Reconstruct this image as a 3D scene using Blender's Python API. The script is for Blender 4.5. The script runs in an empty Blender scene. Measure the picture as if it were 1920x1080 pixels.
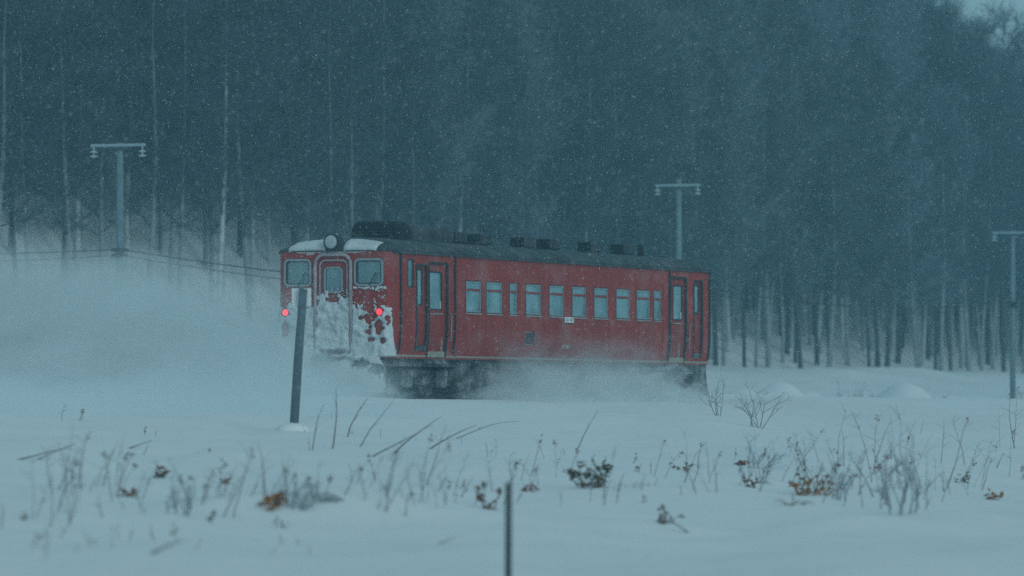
import bpy, math, random
import numpy as np
from mathutils import Vector, Matrix, noise
random.seed(7)
R = math.radians
scene = bpy.context.scene
col = scene.collection

# ------------------------------------------------------------------ camera, sky, sun, exposure
F = 10500.0            # focal length in pixels of the 1920 wide frame
HY = 777.0             # horizon row
ZC = 1.6               # camera height
cam_d = bpy.data.cameras.new('camera')
cam = bpy.data.objects.new('camera', cam_d); col.objects.link(cam)
cam.location = (0, 0, ZC); cam.rotation_euler = (R(90), 0, 0)
cam_d.sensor_width = 36; cam_d.lens = F / 1920 * 36
cam_d.shift_y = (HY - 540) / 1920
cam_d.clip_start = 0.5; cam_d.clip_end = 4000
cam_d.dof.use_dof = True; cam_d.dof.focus_distance = 122; cam_d.dof.aperture_fstop = 1.6
scene.camera = cam

SUN_EL, SUN_AZ = 26, 146   # azimuth from +Y clockwise
world = bpy.data.worlds.new('World'); scene.world = world; world.use_nodes = True
nt = world.node_tree; nt.nodes.clear()
sky = nt.nodes.new('ShaderNodeTexSky'); sky.sky_type = 'NISHITA'; sky.sun_disc = False
sky.sun_elevation = R(SUN_EL); sky.sun_rotation = R(SUN_AZ); sky.dust_density = 3; sky.air_density = 1.0
cloud = nt.nodes.new('ShaderNodeMix'); cloud.data_type = 'RGBA'; cloud.blend_type = 'MIX'
cloud.inputs['Factor'].default_value = 0.8
cloud.inputs['B'].default_value = (2.45, 4.25, 4.75, 1)      # the even, cold cloud layer
bg = nt.nodes.new('ShaderNodeBackground'); bg.inputs['Strength'].default_value = 0.1
wo = nt.nodes.new('ShaderNodeOutputWorld')
nt.links.new(sky.outputs[0], cloud.inputs['A']); nt.links.new(cloud.outputs['Result'], bg.inputs[0]); nt.links.new(bg.outputs[0], wo.inputs[0])
sd = bpy.data.lights.new('sun', 'SUN'); sd.energy = 0.62; sd.angle = R(18); sd.color = (0.62, 0.92, 1.0)
sun = bpy.data.objects.new('sun', sd); col.objects.link(sun)
sun.rotation_euler = (R(90 - SUN_EL), 0, R(180 - SUN_AZ))
scene.view_settings.view_transform = 'Standard'; scene.view_settings.look = 'None'
scene.view_settings.gamma = 1; scene.view_settings.use_curve_mapping = False
scene.view_settings.exposure = -0.2
cy = scene.cycles
cy.max_bounces = 8; cy.diffuse_bounces = 3; cy.glossy_bounces = 2; cy.transmission_bounces = 4
cy.transparent_max_bounces = 24; cy.volume_bounces = 3
cy.volume_step_rate = 1.0; cy.volume_max_steps = 256
cy.use_denoising = False

def at(px, py, Y):
    """world point seen at pixel (px, py) of the 1920x1080 photograph, Y metres away"""
    return Vector(((px - 960) / F * Y, Y, ZC + (HY - py) / F * Y))

# ------------------------------------------------------------------ materials
def rgba(c): return (c[0], c[1], c[2], 1)
def mat(name, base, rough=0.7, metal=0, var=0.0, scale=4, bump=0.0, bscale=30, frost=0.0, spec=0.3, dirt=None):
    m = bpy.data.materials.new(name); m.use_nodes = True
    t = m.node_tree; b = t.nodes['Principled BSDF']
    b.inputs['Base Color'].default_value = rgba(base); b.inputs['Roughness'].default_value = rough
    b.inputs['Metallic'].default_value = metal; b.inputs['Specular IOR Level'].default_value = spec
    tc = t.nodes.new('ShaderNodeTexCoord')
    cur = None
    if var > 0:
        n = t.nodes.new('ShaderNodeTexNoise'); n.inputs['Scale'].default_value = scale; n.inputs['Detail'].default_value = 6
        n.inputs['Roughness'].default_value = 0.65
        t.links.new(tc.outputs['Object'], n.inputs['Vector'])
        mr = t.nodes.new('ShaderNodeMapRange'); mr.inputs['From Min'].default_value = 0.3; mr.inputs['From Max'].default_value = 0.7
        mr.inputs['To Min'].default_value = 1 - var; mr.inputs['To Max'].default_value = 1 + var
        t.links.new(n.outputs['Fac'], mr.inputs['Value'])
        mx = t.nodes.new('ShaderNodeVectorMath'); mx.operation = 'SCALE'; mx.inputs[0].default_value = base
        t.links.new(mr.outputs['Result'], mx.inputs['Scale']); cur = mx.outputs['Vector']
    if frost > 0:   # powder snow blown onto the surface in patches
        n = t.nodes.new('ShaderNodeTexNoise'); n.inputs['Scale'].default_value = 1.7; n.inputs['Detail'].default_value = 9
        n.inputs['Roughness'].default_value = 0.7
        t.links.new(tc.outputs['Object'], n.inputs['Vector'])
        mr = t.nodes.new('ShaderNodeMapRange'); mr.inputs['From Min'].default_value = 0.42; mr.inputs['From Max'].default_value = 0.72
        mr.inputs['To Max'].default_value = frost
        t.links.new(n.outputs['Fac'], mr.inputs['Value'])
        mm = t.nodes.new('ShaderNodeMix'); mm.data_type = 'RGBA'
        mm.inputs['A'].default_value = rgba(base); mm.inputs['B'].default_value = (0.75, 0.77, 0.8, 1)
        if cur: t.links.new(cur, mm.inputs['A'])
        t.links.new(mr.outputs['Result'], mm.inputs['Factor']); cur = mm.outputs['Result']
    if cur: t.links.new(cur, b.inputs['Base Color'])
    if bump > 0:
        n = t.nodes.new('ShaderNodeTexNoise'); n.inputs['Scale'].default_value = bscale; n.inputs['Detail'].default_value = 5
        t.links.new(tc.outputs['Object'], n.inputs['Vector'])
        bp = t.nodes.new('ShaderNodeBump'); bp.inputs['Strength'].default_value = bump; bp.inputs['Distance'].default_value = 0.05
        t.links.new(n.outputs['Fac'], bp.inputs['Height']); t.links.new(bp.outputs['Normal'], b.inputs['Normal'])
    return m

def streak_paint(name, base):
    """weathered paint: vertical grime runs and broad fading"""
    m = mat(name, base, rough=0.6, spec=0.15)
    t = m.node_tree; b = t.nodes['Principled BSDF']
    tc = t.nodes.new('ShaderNodeTexCoord')
    mp = t.nodes.new('ShaderNodeMapping'); mp.inputs['Scale'].default_value = (3.0, 3.0, 0.5)
    t.links.new(tc.outputs['Object'], mp.inputs['Vector'])
    n1 = t.nodes.new('ShaderNodeTexNoise'); n1.inputs['Scale'].default_value = 2.2; n1.inputs['Detail'].default_value = 8; n1.inputs['Roughness'].default_value = 0.7
    t.links.new(mp.outputs['Vector'], n1.inputs['Vector'])
    n2 = t.nodes.new('ShaderNodeTexNoise'); n2.inputs['Scale'].default_value = 0.8; n2.inputs['Detail'].default_value = 8; n2.inputs['Roughness'].default_value = 0.7
    t.links.new(tc.outputs['Object'], n2.inputs['Vector'])
    r1 = t.nodes.new('ShaderNodeMapRange'); r1.inputs['From Min'].default_value = 0.35; r1.inputs['From Max'].default_value = 0.75; r1.inputs['To Max'].default_value = 0.8
    t.links.new(n1.outputs['Fac'], r1.inputs['Value'])
    mx = t.nodes.new('ShaderNodeMix'); mx.data_type = 'RGBA'
    mx.inputs['A'].default_value = rgba(base); mx.inputs['B'].default_value = (base[0] * 0.38, base[1] * 0.7, base[2] * 0.9, 1)
    t.links.new(r1.outputs['Result'], mx.inputs['Factor'])
    r2 = t.nodes.new('ShaderNodeMapRange'); r2.inputs['From Min'].default_value = 0.5; r2.inputs['From Max'].default_value = 0.75; r2.inputs['To Max'].default_value = 0.22
    t.links.new(n2.outputs['Fac'], r2.inputs['Value'])
    m2 = t.nodes.new('ShaderNodeMix'); m2.data_type = 'RGBA'; m2.inputs['B'].default_value = (0.55, 0.5, 0.5, 1)
    t.links.new(mx.outputs['Result'], m2.inputs['A']); t.links.new(r2.outputs['Result'], m2.inputs['Factor'])
    t.links.new(m2.outputs['Result'], b.inputs['Base Color'])
    return m

def glass_mat(name='frosted_glass', hi=0.62):
    m = bpy.data.materials.new(name); m.use_nodes = True; t = m.node_tree; t.nodes.clear()
    out = t.nodes.new('ShaderNodeOutputMaterial')
    tr = t.nodes.new('ShaderNodeBsdfTransparent'); tr.inputs[0].default_value = (0.75, 0.9, 0.92, 1)
    gl = t.nodes.new('ShaderNodeBsdfGlossy'); gl.inputs['Color'].default_value = (0.8, 0.95, 1, 1); gl.inputs['Roughness'].default_value = 0.12
    df = t.nodes.new('ShaderNodeBsdfDiffuse'); df.inputs[0].default_value = (0.42, 0.62, 0.66, 1)
    tc = t.nodes.new('ShaderNodeTexCoord'); n = t.nodes.new('ShaderNodeTexNoise'); n.inputs['Scale'].default_value = 1.1; n.inputs['Detail'].default_value = 7
    t.links.new(tc.outputs['Object'], n.inputs['Vector'])
    mr = t.nodes.new('ShaderNodeMapRange'); mr.inputs['From Min'].default_value = 0.3; mr.inputs['From Max'].default_value = 0.7; mr.inputs['To Min'].default_value = 0.08; mr.inputs['To Max'].default_value = hi
    t.links.new(n.outputs['Fac'], mr.inputs['Value'])
    a = t.nodes.new('ShaderNodeMixShader'); t.links.new(mr.outputs['Result'], a.inputs[0]); t.links.new(tr.outputs[0], a.inputs[1]); t.links.new(df.outputs[0], a.inputs[2])
    b = t.nodes.new('ShaderNodeMixShader'); b.inputs[0].default_value = 0.14; t.links.new(a.outputs[0], b.inputs[1]); t.links.new(gl.outputs[0], b.inputs[2])
    t.links.new(b.outputs[0], out.inputs[0])
    return m

def emit_mat(name, c, s):
    m = mat(name, (0.4, 0.02, 0.02), rough=0.3)
    b = m.node_tree.nodes['Principled BSDF']
    b.inputs['Emission Color'].default_value = rgba(c); b.inputs['Emission Strength'].default_value = s
    return m

M = {}
M['snow'] = mat('snow', (0.83, 0.84, 0.86), rough=0.9, var=0.02, scale=0.6, bump=0.5, bscale=3.0, spec=0.1)
M['caked_snow'] = mat('caked_snow', (0.62, 0.65, 0.68), rough=0.95, var=0.18, scale=4, bump=0.6, bscale=14, spec=0.1)
M['frost'] = mat('frost_film', (0.45, 0.42, 0.44), rough=0.9, var=0.25, scale=9)
M['red'] = streak_paint('red_paint', (0.41, 0.036, 0.022))
M['red_door'] = streak_paint('red_door_paint', (0.37, 0.036, 0.024))
M['pale_trim'] = mat('frosted_trim', (0.42, 0.34, 0.36), rough=0.6, var=0.3, scale=5)
M['steel'] = mat('steel_sash', (0.33, 0.36, 0.38), rough=0.5, metal=0.3, var=0.15)
M['seal'] = mat('dark_rubber', (0.03, 0.03, 0.032), rough=0.8)
M['roof'] = mat('roof_grey', (0.035, 0.042, 0.047), rough=0.75, var=0.4, scale=2.5, frost=0.10)
M['dark'] = mat('roof_gear_dark', (0.008, 0.008, 0.009), rough=0.8, var=0.3, scale=6)  # near-black of the roof gear; also paints shade on the ventilator ends
M['vent'] = mat('vent_grey', (0.025, 0.032, 0.037), rough=0.7, var=0.3, scale=6, frost=0.12)
M['under'] = mat('underframe_black', (0.03, 0.034, 0.037), rough=0.85, var=0.4, scale=5, frost=0.5)
M['bogie'] = mat('bogie_black', (0.022, 0.025, 0.028), rough=0.8, var=0.4, scale=5, frost=0.6)
M['rail'] = mat('rail_steel', (0.15, 0.11, 0.09), rough=0.5, metal=0.6)
M['glass'] = glass_mat()
M['cab_glass'] = glass_mat('cab_glass', 0.22)
M['interior'] = mat('interior_panel', (0.32, 0.3, 0.24), rough=0.8)
M['moquette'] = mat('seat_moquette', (0.05, 0.08, 0.16), rough=0.9)
M['lamp_glass'] = mat('lamp_glass', (0.42, 0.48, 0.5), rough=0.4, spec=0.6, var=0.15, scale=8)
M['red_light'] = emit_mat('red_tail_light', (1.0, 0.05, 0.09), 1.7)
M['plate'] = mat('plate_white', (0.8, 0.82, 0.83), rough=0.5)
M['ink'] = mat('plate_ink', (0.04, 0.05, 0.08), rough=0.6)
M['number'] = mat('number_white', (0.5, 0.52, 0.5), rough=0.6, var=0.3, scale=30)
M['concrete'] = mat('pole_concrete', (0.16, 0.23, 0.26), rough=0.85, var=0.18, scale=3)
M['arm'] = mat('galvanised_arm', (0.32, 0.42, 0.46), rough=0.5, metal=0.2)
M['porcelain'] = mat('porcelain', (0.5, 0.56, 0.58), rough=0.3)
M['wire'] = mat('wire_black', (0.012, 0.012, 0.014), rough=0.6)
M['marker'] = mat('marker_paint', (0.11, 0.15, 0.18), rough=0.6, var=0.3, scale=8)
M['stake'] = mat('stake_steel', (0.02, 0.03, 0.035), rough=0.6, var=0.2, scale=8)
M['bark_dark'] = mat('bark_dark', (0.05, 0.055, 0.06), rough=0.95, var=0.3, scale=3)
M['bark_mid'] = mat('bark_grey', (0.26, 0.29, 0.31), rough=0.95, var=0.3, scale=3)
M['bark_birch'] = mat('bark_birch', (0.5, 0.52, 0.53), rough=0.9, var=0.35, scale=2.5)
M['twig'] = mat('twigs', (0.075, 0.095, 0.115), rough=0.95)  # both twig tones lightened, painting distance haze into the wood
M['twig_grey'] = mat('twigs_greyed', (0.15, 0.19, 0.225), rough=0.95)
M['stalk'] = mat('dry_stalk', (0.27, 0.24, 0.24), rough=0.95, var=0.3, scale=5)
M['stalk_grey'] = mat('dry_stalk_grey', (0.34, 0.37, 0.40), rough=0.95, var=0.3, scale=5)
M['leaf_brown'] = mat('dead_leaf_brown', (0.17, 0.085, 0.045), rough=0.9, var=0.4, scale=9)
M['leaf_orange'] = mat('dead_leaf_orange', (0.36, 0.15, 0.05), rough=0.9, var=0.35, scale=9)
M['leaf_russet'] = mat('dead_leaf_russet', (0.26, 0.09, 0.05), rough=0.9, var=0.35, scale=9)
M['leaf_olive'] = mat('dead_grass_olive', (0.12, 0.085, 0.04), rough=0.9, var=0.35, scale=9)
M['flake'] = mat('snowflake', (0.85, 0.87, 0.9), rough=1.0)

# ------------------------------------------------------------------ helpers
def tag(o, label=None, cat=None, group=None, kind=None):
    if label: o['label'] = label
    if cat: o['category'] = cat
    if group: o['group'] = group
    if kind: o['kind'] = kind
    return o

def empty(name, loc=(0, 0, 0), rz=0, parent=None):
    o = bpy.data.objects.new(name, None); col.objects.link(o); o.location = loc; o.rotation_euler = (0, 0, rz)
    if parent: o.parent = parent
    return o

class MB:
    def __init__(s): s.v = []; s.f = []
    def add(s, vs, fs):
        b = len(s.v); s.v += [tuple(v) for v in vs]; s.f += [tuple(i + b for i in f) for f in fs]; return s
    def box(s, x0, x1, y0, y1, z0, z1, ch=0.0):
        if ch <= 0:
            vs = [(x, y, z) for z in (z0, z1) for y in (y0, y1) for x in (x0, x1)]
            return s.add(vs, [(0, 2, 3, 1), (4, 5, 7, 6), (0, 1, 5, 4), (2, 6, 7, 3), (0, 4, 6, 2), (1, 3, 7, 5)])
        c = ch; r = [(x0 + c, y0), (x1 - c, y0), (x1, y0 + c), (x1, y1 - c), (x1 - c, y1), (x0 + c, y1), (x0, y1 - c), (x0, y0 + c)]
        mx, my = (x0 + x1) / 2, (y0 + y1) / 2
        def ins(p): return (p[0] + (c if p[0] < mx else -c) * 0.8, p[1] + (c if p[1] < my else -c) * 0.8)
        vs = [(*ins(p), z0) for p in r] + [(*p, z0 + c) for p in r] + [(*p, z1 - c) for p in r] + [(*ins(p), z1) for p in r]
        fs = [tuple(range(7, -1, -1)), tuple(range(24, 32))]
        for k in range(3):
            for i in range(8):
                j = (i + 1) % 8; fs.append((k * 8 + i, k * 8 + j, k * 8 + 8 + j, k * 8 + 8 + i))
        return s.add(vs, fs)
    def tube(s, pts, rads, n=8, cap=True):
        pts = [Vector(p) for p in pts]
        if not hasattr(rads, '__len__'): rads = [rads] * len(pts)
        vs = []; 
        for i, p in enumerate(pts):
            d = (pts[min(i + 1, len(pts) - 1)] - pts[max(i - 1, 0)]).normalized()
            a = d.cross(Vector((0, 0, 1)) if abs(d.z) < 0.9 else Vector((0, 1, 0))).normalized(); b = d.cross(a)
            for k in range(n):
                q = 2 * math.pi * k / n
                vs.append(p + (a * math.cos(q) + b * math.sin(q)) * rads[i])
        fs = []
        for i in range(len(pts) - 1):
            for k in range(n):
                j = (k + 1) % n; fs.append((i * n + k, i * n + j, (i + 1) * n + j, (i + 1) * n + k))
        if cap: fs += [tuple(range(n - 1, -1, -1)), tuple((len(pts) - 1) * n + k for k in range(n))]
        return s.add(vs, fs)
    def build(s, name, m, parent=None, smooth=False, fn=None):
        me = bpy.data.meshes.new(name)
        v = [fn(*p) for p in s.v] if fn else s.v
        me.from_pydata(v, [], s.f); me.materials.append(m)
        if smooth: me.polygons.foreach_set('use_smooth', [True] * len(me.polygons))
        me.update()
        o = bpy.data.objects.new(name, me); col.objects.link(o)
        if parent: o.parent = parent
        return o

def fbm(x, y, z=0, o=4): return noise.fractal(Vector((x, y, z)), 1.0, 2.0, o)
def sst(a, b, x):
    t = max(0.0, min(1.0, (x - a) / (b - a))); return t * t * (3 - 2 * t)

# ------------------------------------------------------------------ track frame of reference
U = Vector((0.3978, 0.9175, 0))       # along the track, away from the camera
N = Vector((0.9175, -0.3978, 0))      # across the track, towards the camera's side
P0 = Vector((-229 / F * 131, 131, 0))
C0 = P0 - N * 1.45                    # centre line under the railcar's rear face
RAIL = ZC + 0.40
PHI = math.atan2(U.x, U.y)
def st(x, y):
    d = Vector((x, y, 0)) - C0; return d.dot(U), d.dot(N)
def from_st(s, t): return C0 + U * s + N * t
def side_l(px):
    k = (px - 960) / F; return (P0.y * k - P0.x) / (U.x - U.y * k)
def front_w(px):
    k = (px - 960) / F; return (C0.y * k - C0.x) / (N.x - N.y * k)

# ------------------------------------------------------------------ ground
MOUNDS = [  # px, distance, height, radius across, radius deep : drifts seen beyond the track
    (1700, 205, 0.95, 1.1, 3.0), (1755, 210, 0.5, 1.6, 3), (1465, 192, 0.85, 0.9, 2.4), (1395, 188, 0.55, 0.8, 2.4), (1520, 196, 0.55, 0.7, 2.2), (1600, 215, 0.4, 1.5, 3),
    (1840, 215, 0.3, 2.5, 3), (1900, 260, 0.4, 3.5, 6), (1560, 262, 0.3, 4, 6), (1700, 275, 0.3, 4, 6)]
DRIFTS = [  # px, py-derived distance, height, radius across, radius deep : soft swells in the near field
    (1180, 76, 0.16, 1.6, 1.8), (1420, 74, 0.14, 1.3, 1.6), (620, 66, 0.26, 1.7, 0.8), (1230, 70, 0.16, 1.0, 0.8), (1600, 70, 0.18, 1.2, 0.8), (1330, 118, 0.18, 1.9, 4), (200, 64, 0.1, 1.8, 2.0),
    (1750, 72, 0.14, 1.9, 2.0), (900, 66, 0.1, 2.2, 1.8), (1480, 66, 0.12, 1.8, 1.6), (420, 82, 0.1, 2.0, 2.4), (1600, 95, 0.12, 2.4, 3), (565, 98.5, 0.16, 0.35, 0.8)]
MW = [((p - 960) / F * d, d, h, a, b) for p, d, h, a, b in MOUNDS]
DW = [((p - 960) / F * d, d, h, a, b) for p, d, h, a, b in DRIFTS]
def edge_depth(x, y): return y - (237.2 + 2.306 * (x + 4.19))
def ridge_rise(x):
    for (a, b), (c, d) in (((-400, 24), (5, 24)), ((5, 24), (22, 13.5)), ((22, 13.5), (31, 4.5)), ((31, 4.5), (40, -1)), ((40, -1), (60, -3)), ((60, -3), (500, -3))):
        if a <= x <= c: return b + (d - b) * (x - a) / (c - a)
    return 8
def ground_z(x, y):
    s, t = st(x, y)
    # near side: shoulder of the line falling to the field
    if t >= 0:
        z = 0.35 - 0.0615 * max(0.0, t - 3.0)
        z = max(z, -1.6) if t < 29 else z
        if t > 29: z = -1.28 - 0.32 * (1 - math.exp(-(t - 29) / 7))
        z -= 0.05 * sst(0, 3, t) * 0
    else:
        u = -t
        along = (-s) / 100.0
        base = 0.30 - 0.12 * sst(3, 9, u) + (0.45 + 0.0 * along) * sst(9, 24, u)
        edge = 1.5 + 1.6 * sst(60, 190, 190 - s + 0.0) * 1.0
        base += edge * sst(20, 42, u)
        k = max(0.0, edge_depth(x, y))
        base += ridge_rise(x) * sst(-10, 105, k) - ridge_rise(x) * sst(-10, 105, 0)
        base -= 8 * sst(120, 240, k)
        base += (3.2 * (1 - sst(-12, 12, x)) + 0.8) * sst(-8, 26, k)
        z = base + 0.5 * fbm(x * 0.05, y * 0.05, 3.1) * sst(30, 60, u)
    if abs(t) < 6: z += 0.09 * (1 - sst(1.6, 4.5, abs(t))) * max(sst(21, 24, s), sst(2, 6, -s))
    # texture of drifts, kept off the rails
    amp = sst(2.4, 7, abs(t))
    z += amp * (0.18 * fbm(x * 0.22, y * 0.13, 1.7) + 0.06 * fbm(x * 0.8, y * 0.4, 5.0, 4))
    for a in (DW if y < 125 else MW):
        dx, dy = (x - a[0]) / a[3], (y - a[1]) / a[4]
        q = dx * dx + dy * dy
        if q < 6: z += a[2] * math.exp(-q * 1.2)
    return ZC + z
def hit(px, py, y0=50.0, y1=128.0):
    """where the line of sight through a pixel meets the near field"""
    Y = y0
    while Y < y1:
        p = at(px, py, Y)
        if p.z <= ground_z(p.x, p.y): return Vector((p.x, p.y, ground_z(p.x, p.y)))
        Y += 0.25
    p = at(px, py, y1); return Vector((p.x, p.y, ground_z(p.x, p.y)))

def make_ground():
    xs = list(np.arange(-16, 16.01, 0.3)); 
    xs = list(np.arange(-60, -16, 1.1)) + xs + list(np.arange(16.8, 62, 1.1))
    xs = list(np.geomspace(-480, -62, 18)) + xs + list(np.geomspace(64, 480, 18))
    ys = list(np.linspace(-60, 36, 14)) + list(np.arange(38, 130, 0.35)) + list(np.arange(130.5, 440, 1.6)) + list(np.geomspace(445, 900, 12))
    nx, ny = len(xs), len(ys)
    vs = [(float(x), float(y), ground_z(float(x), float(y))) for y in ys for x in xs]
    fs = [(j * nx + i, j * nx + i + 1, (j + 1) * nx + i + 1, (j + 1) * nx + i) for j in range(ny - 1) for i in range(nx - 1)]
    mb = MB(); mb.v = vs; mb.f = fs
    o = mb.build('ground', M['snow'], smooth=True)
    tag(o, 'snow-covered field rising to the railway line and the wooded hill', kind='structure')
make_ground()

# ------------------------------------------------------------------ haze
def volume_mat(name, density, color=(1, 1, 1), aniso=0.0):
    m = bpy.data.materials.new(name); m.use_nodes = True; t = m.node_tree; t.nodes.clear()
    out = t.nodes.new('ShaderNodeOutputMaterial'); v = t.nodes.new('ShaderNodeVolumePrincipled')
    v.inputs['Color'].default_value = rgba(color); v.inputs['Density'].default_value = density; v.inputs['Anisotropy'].default_value = aniso
    t.links.new(v.outputs[0], out.inputs['Volume'])
    return m, t, v
hm, _, _ = volume_mat('haze_air', 0.00086, (0.44, 0.84, 1.0))
hz = MB().box(-500, 500, -80, 940, -8, 52).build('haze', hm)
tag(hz, 'pale blue haze of blowing snow over the whole valley', kind='stuff')

# ------------------------------------------------------------------ rails
trk = empty('railway_track', C0 + Vector((0, 0, RAIL)), -PHI)
tag(trk, 'railway track buried in snow under the red railcar', 'track')
for w in (-0.5335, 0.5335):
    MB().box(w - 0.035, w + 0.035, -75, 160, -0.10, 0.0).build('rail', M['rail'], trk)
sl = MB()
for i in range(300): sl.box(-1.05, 1.05, -74 + i * 0.78, -73.8 + i * 0.78, -0.26, -0.11)
tag(sl.build('sleepers', M['bark_dark'], trk), kind='stuff')

# ------------------------------------------------------------------ railcar
HW, L, H0, H1, CR = 1.45, 20.64, 0.92, 3.43, 0.16
car = empty('railcar', C0 + Vector((0, 0, RAIL)), -PHI)
tag(car, 'red diesel railcar with snow-plastered end and glowing red tail lights, speeding through powder snow', 'railcar')
def tum(w, l, h):
    if abs(w) > 1.15 and h < 1.7 and h > 0.85: w -= math.copysign(0.085 * ((1.7 - h) / 0.78) ** 1.7, w)
    return (w, l, h)
# openings: (l0, l1, h0, h1) on the sides, (w0, w1, h0, h1) on the ends
WIN = [(873.5, 901), (912, 940.5), (955.5, 968.4), (986, 1013), (1030, 1056), (1073, 1098), (1114, 1139), (1155.5, 1180), (1193.7, 1217.4), (1226, 1238)]
swin = [(side_l(a), side_l(b), 2.075, 2.81) for a, b in WIN]
cabwin = [(side_l(764.5), side_l(775.5), 2.60, 3.26)]
cabwin.append((side_l(1296.0), side_l(1296.0) + 0.001, 2.6, 2.601))
cabdoor = [(side_l(785.5) - 0.14, side_l(801), 1.10, 3.14), (side_l(1301), side_l(1317), 1.10, 3.14)]
pasdoor = [(side_l(804.5), side_l(839.5), 0.95, 3.20), (side_l(1257.5), side_l(1287), 0.95, 3.20)]
endwin = [(front_w(530), front_w(583), 2.63, 3.24), (front_w(666), front_w(722), 2.62, 3.24)]
endwin[0] = (max(endwin[0][0], -1.27), endwin[0][1], 2.63, 3.24); endwin[1] = (endwin[1][0], min(endwin[1][1], 1.27), 2.63, 3.24)
DC = 0.0
enddoor = (-0.36, 0.36, 0.98, 3.22)
side_open = swin + [cabwin[0]] + cabdoor + pasdoor
end_open = endwin + [enddoor]

# plan outline as a list of (w, l, tag, coordinate)
path = []
def arc(cw, cl, a0, a1, n=6):
    return [(cw + CR * math.cos(a0 + (a1 - a0) * i / n), cl + CR * math.sin(a0 + (a1 - a0) * i / n)) for i in range(1, n)]
wb = sorted(set([-HW + CR, HW - CR] + [round(x, 4) for o in end_open for x in o[:2]]))
lb = sorted(set([CR, L - CR] + [round(x, 4) for o in side_open for x in o[:2]]))
for w in wb: path.append((w, 0.0, 'A', w))
for w, l in arc(HW - CR, CR, -math.pi / 2, 0): path.append((w, l, 'c', 0))
for l in lb: path.append((HW, l, 'B', l))
for w, l in arc(HW - CR, L - CR, 0, math.pi / 2): path.append((w, l, 'c', 0))
for w in reversed(wb): path.append((w, L, 'Z', w))
for w, l in arc(-HW + CR, L - CR, math.pi / 2, math.pi): path.append((w, l, 'c', 0))
for l in reversed(lb): path.append((-HW, l, 'D', l))
for w, l in arc(-HW + CR, CR, math.pi, 3 * math.pi / 2): path.append((w, l, 'c', 0))
hb = sorted(set([H0, 1.1, 1.25, 1.4, 1.55, 1.7, H1] + [x for o in side_open + end_open for x in o[2:]]))
mb = MB(); n = len(path)
for h in hb:
    for p in path: mb.v.append(tum(p[0], p[1], h))
for j in range(len(hb) - 1):
    hm_ = (hb[j] + hb[j + 1]) / 2
    for i in range(n):
        a, b = path[i], path[(i + 1) % n]
        skip = False
        if a[2] == b[2] and a[2] != 'c':
            c = (a[3] + b[3]) / 2
            for o in (side_open if a[2] in 'BD' else end_open):
                if o[0] < c < o[1] and o[2] < hm_ < o[3]: skip = True
        if not skip: mb.f.append((j * n + i, j * n + (i + 1) % n, (j + 1) * n + (i + 1) % n, (j + 1) * n + i))
body = mb.build('body', M['red'], car)
sm = body.modifiers.new('thickness', 'SOLIDIFY'); sm.thickness = 0.06; sm.offset = -1

def roof_h(w, l, top=0.35, hw=HW + 0.03):
    e = 0.95
    d = min(l + 0.03, L + 0.03 - l)
    k = math.sqrt(max(0.0, 1 - ((e - d) / e) ** 2)) if d < e else 1.0
    q = min(1.0, abs(w) / hw)
    return H1 + top * k * max(0.0, 1 - q ** 2.6) ** 0.62
ls = [-0.03, -0.01, 0.03, 0.09, 0.17, 0.28, 0.42, 0.6, 0.8, 1.0] + list(np.linspace(1.6, L - 1.6, 12)) + [L - x for x in (1.0, .8, .6, .42, .28, .17, .09, .03, -.01, -.03)]
wsr = [math.sin(a) for a in np.linspace(-math.pi / 2, math.pi / 2, 25)]
mb = MB()
for l in ls:
    d = min(l + 0.03, L + 0.03 - l)
    hw = HW + 0.03 - (CR - math.sqrt(max(0, CR * CR - (CR - d) ** 2)) if d < CR else 0)
    for q in wsr: mb.v.append((q * hw, l, roof_h(q * hw, l, hw=hw) + 0.012))
nn = len(wsr)
for j in range(len(ls) - 1):
    for i in range(nn - 1): mb.f.append((j * nn + i, j * nn + i + 1, (j + 1) * nn + i + 1, (j + 1) * nn + i))
b0 = len(mb.v)
roof = mb.build('roof', M['roof'], car, smooth=True)
md = roof.modifiers.new('thickness', 'SOLIDIFY'); md.thickness = 0.05; md.offset = -1
# gutters along both eaves
for s in (-1, 1):
    MB().box(min(s * 1.45, s * 1.505), max(s * 1.45, s * 1.505), 0.15, L - 0.15, H1 - 0.045, H1 + 0.008).build('gutter', M['roof'], car)
# roof seams
for l in (3.4, 6.8, 10.2, 13.6, 17.0):
    mb = MB(); pts = [(q * HW, l, roof_h(q * HW, l) + 0.016) for q in wsr]
    mb.tube(pts, 0.012, 5); mb.build('roof_seam', M['roof'], car)

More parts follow.
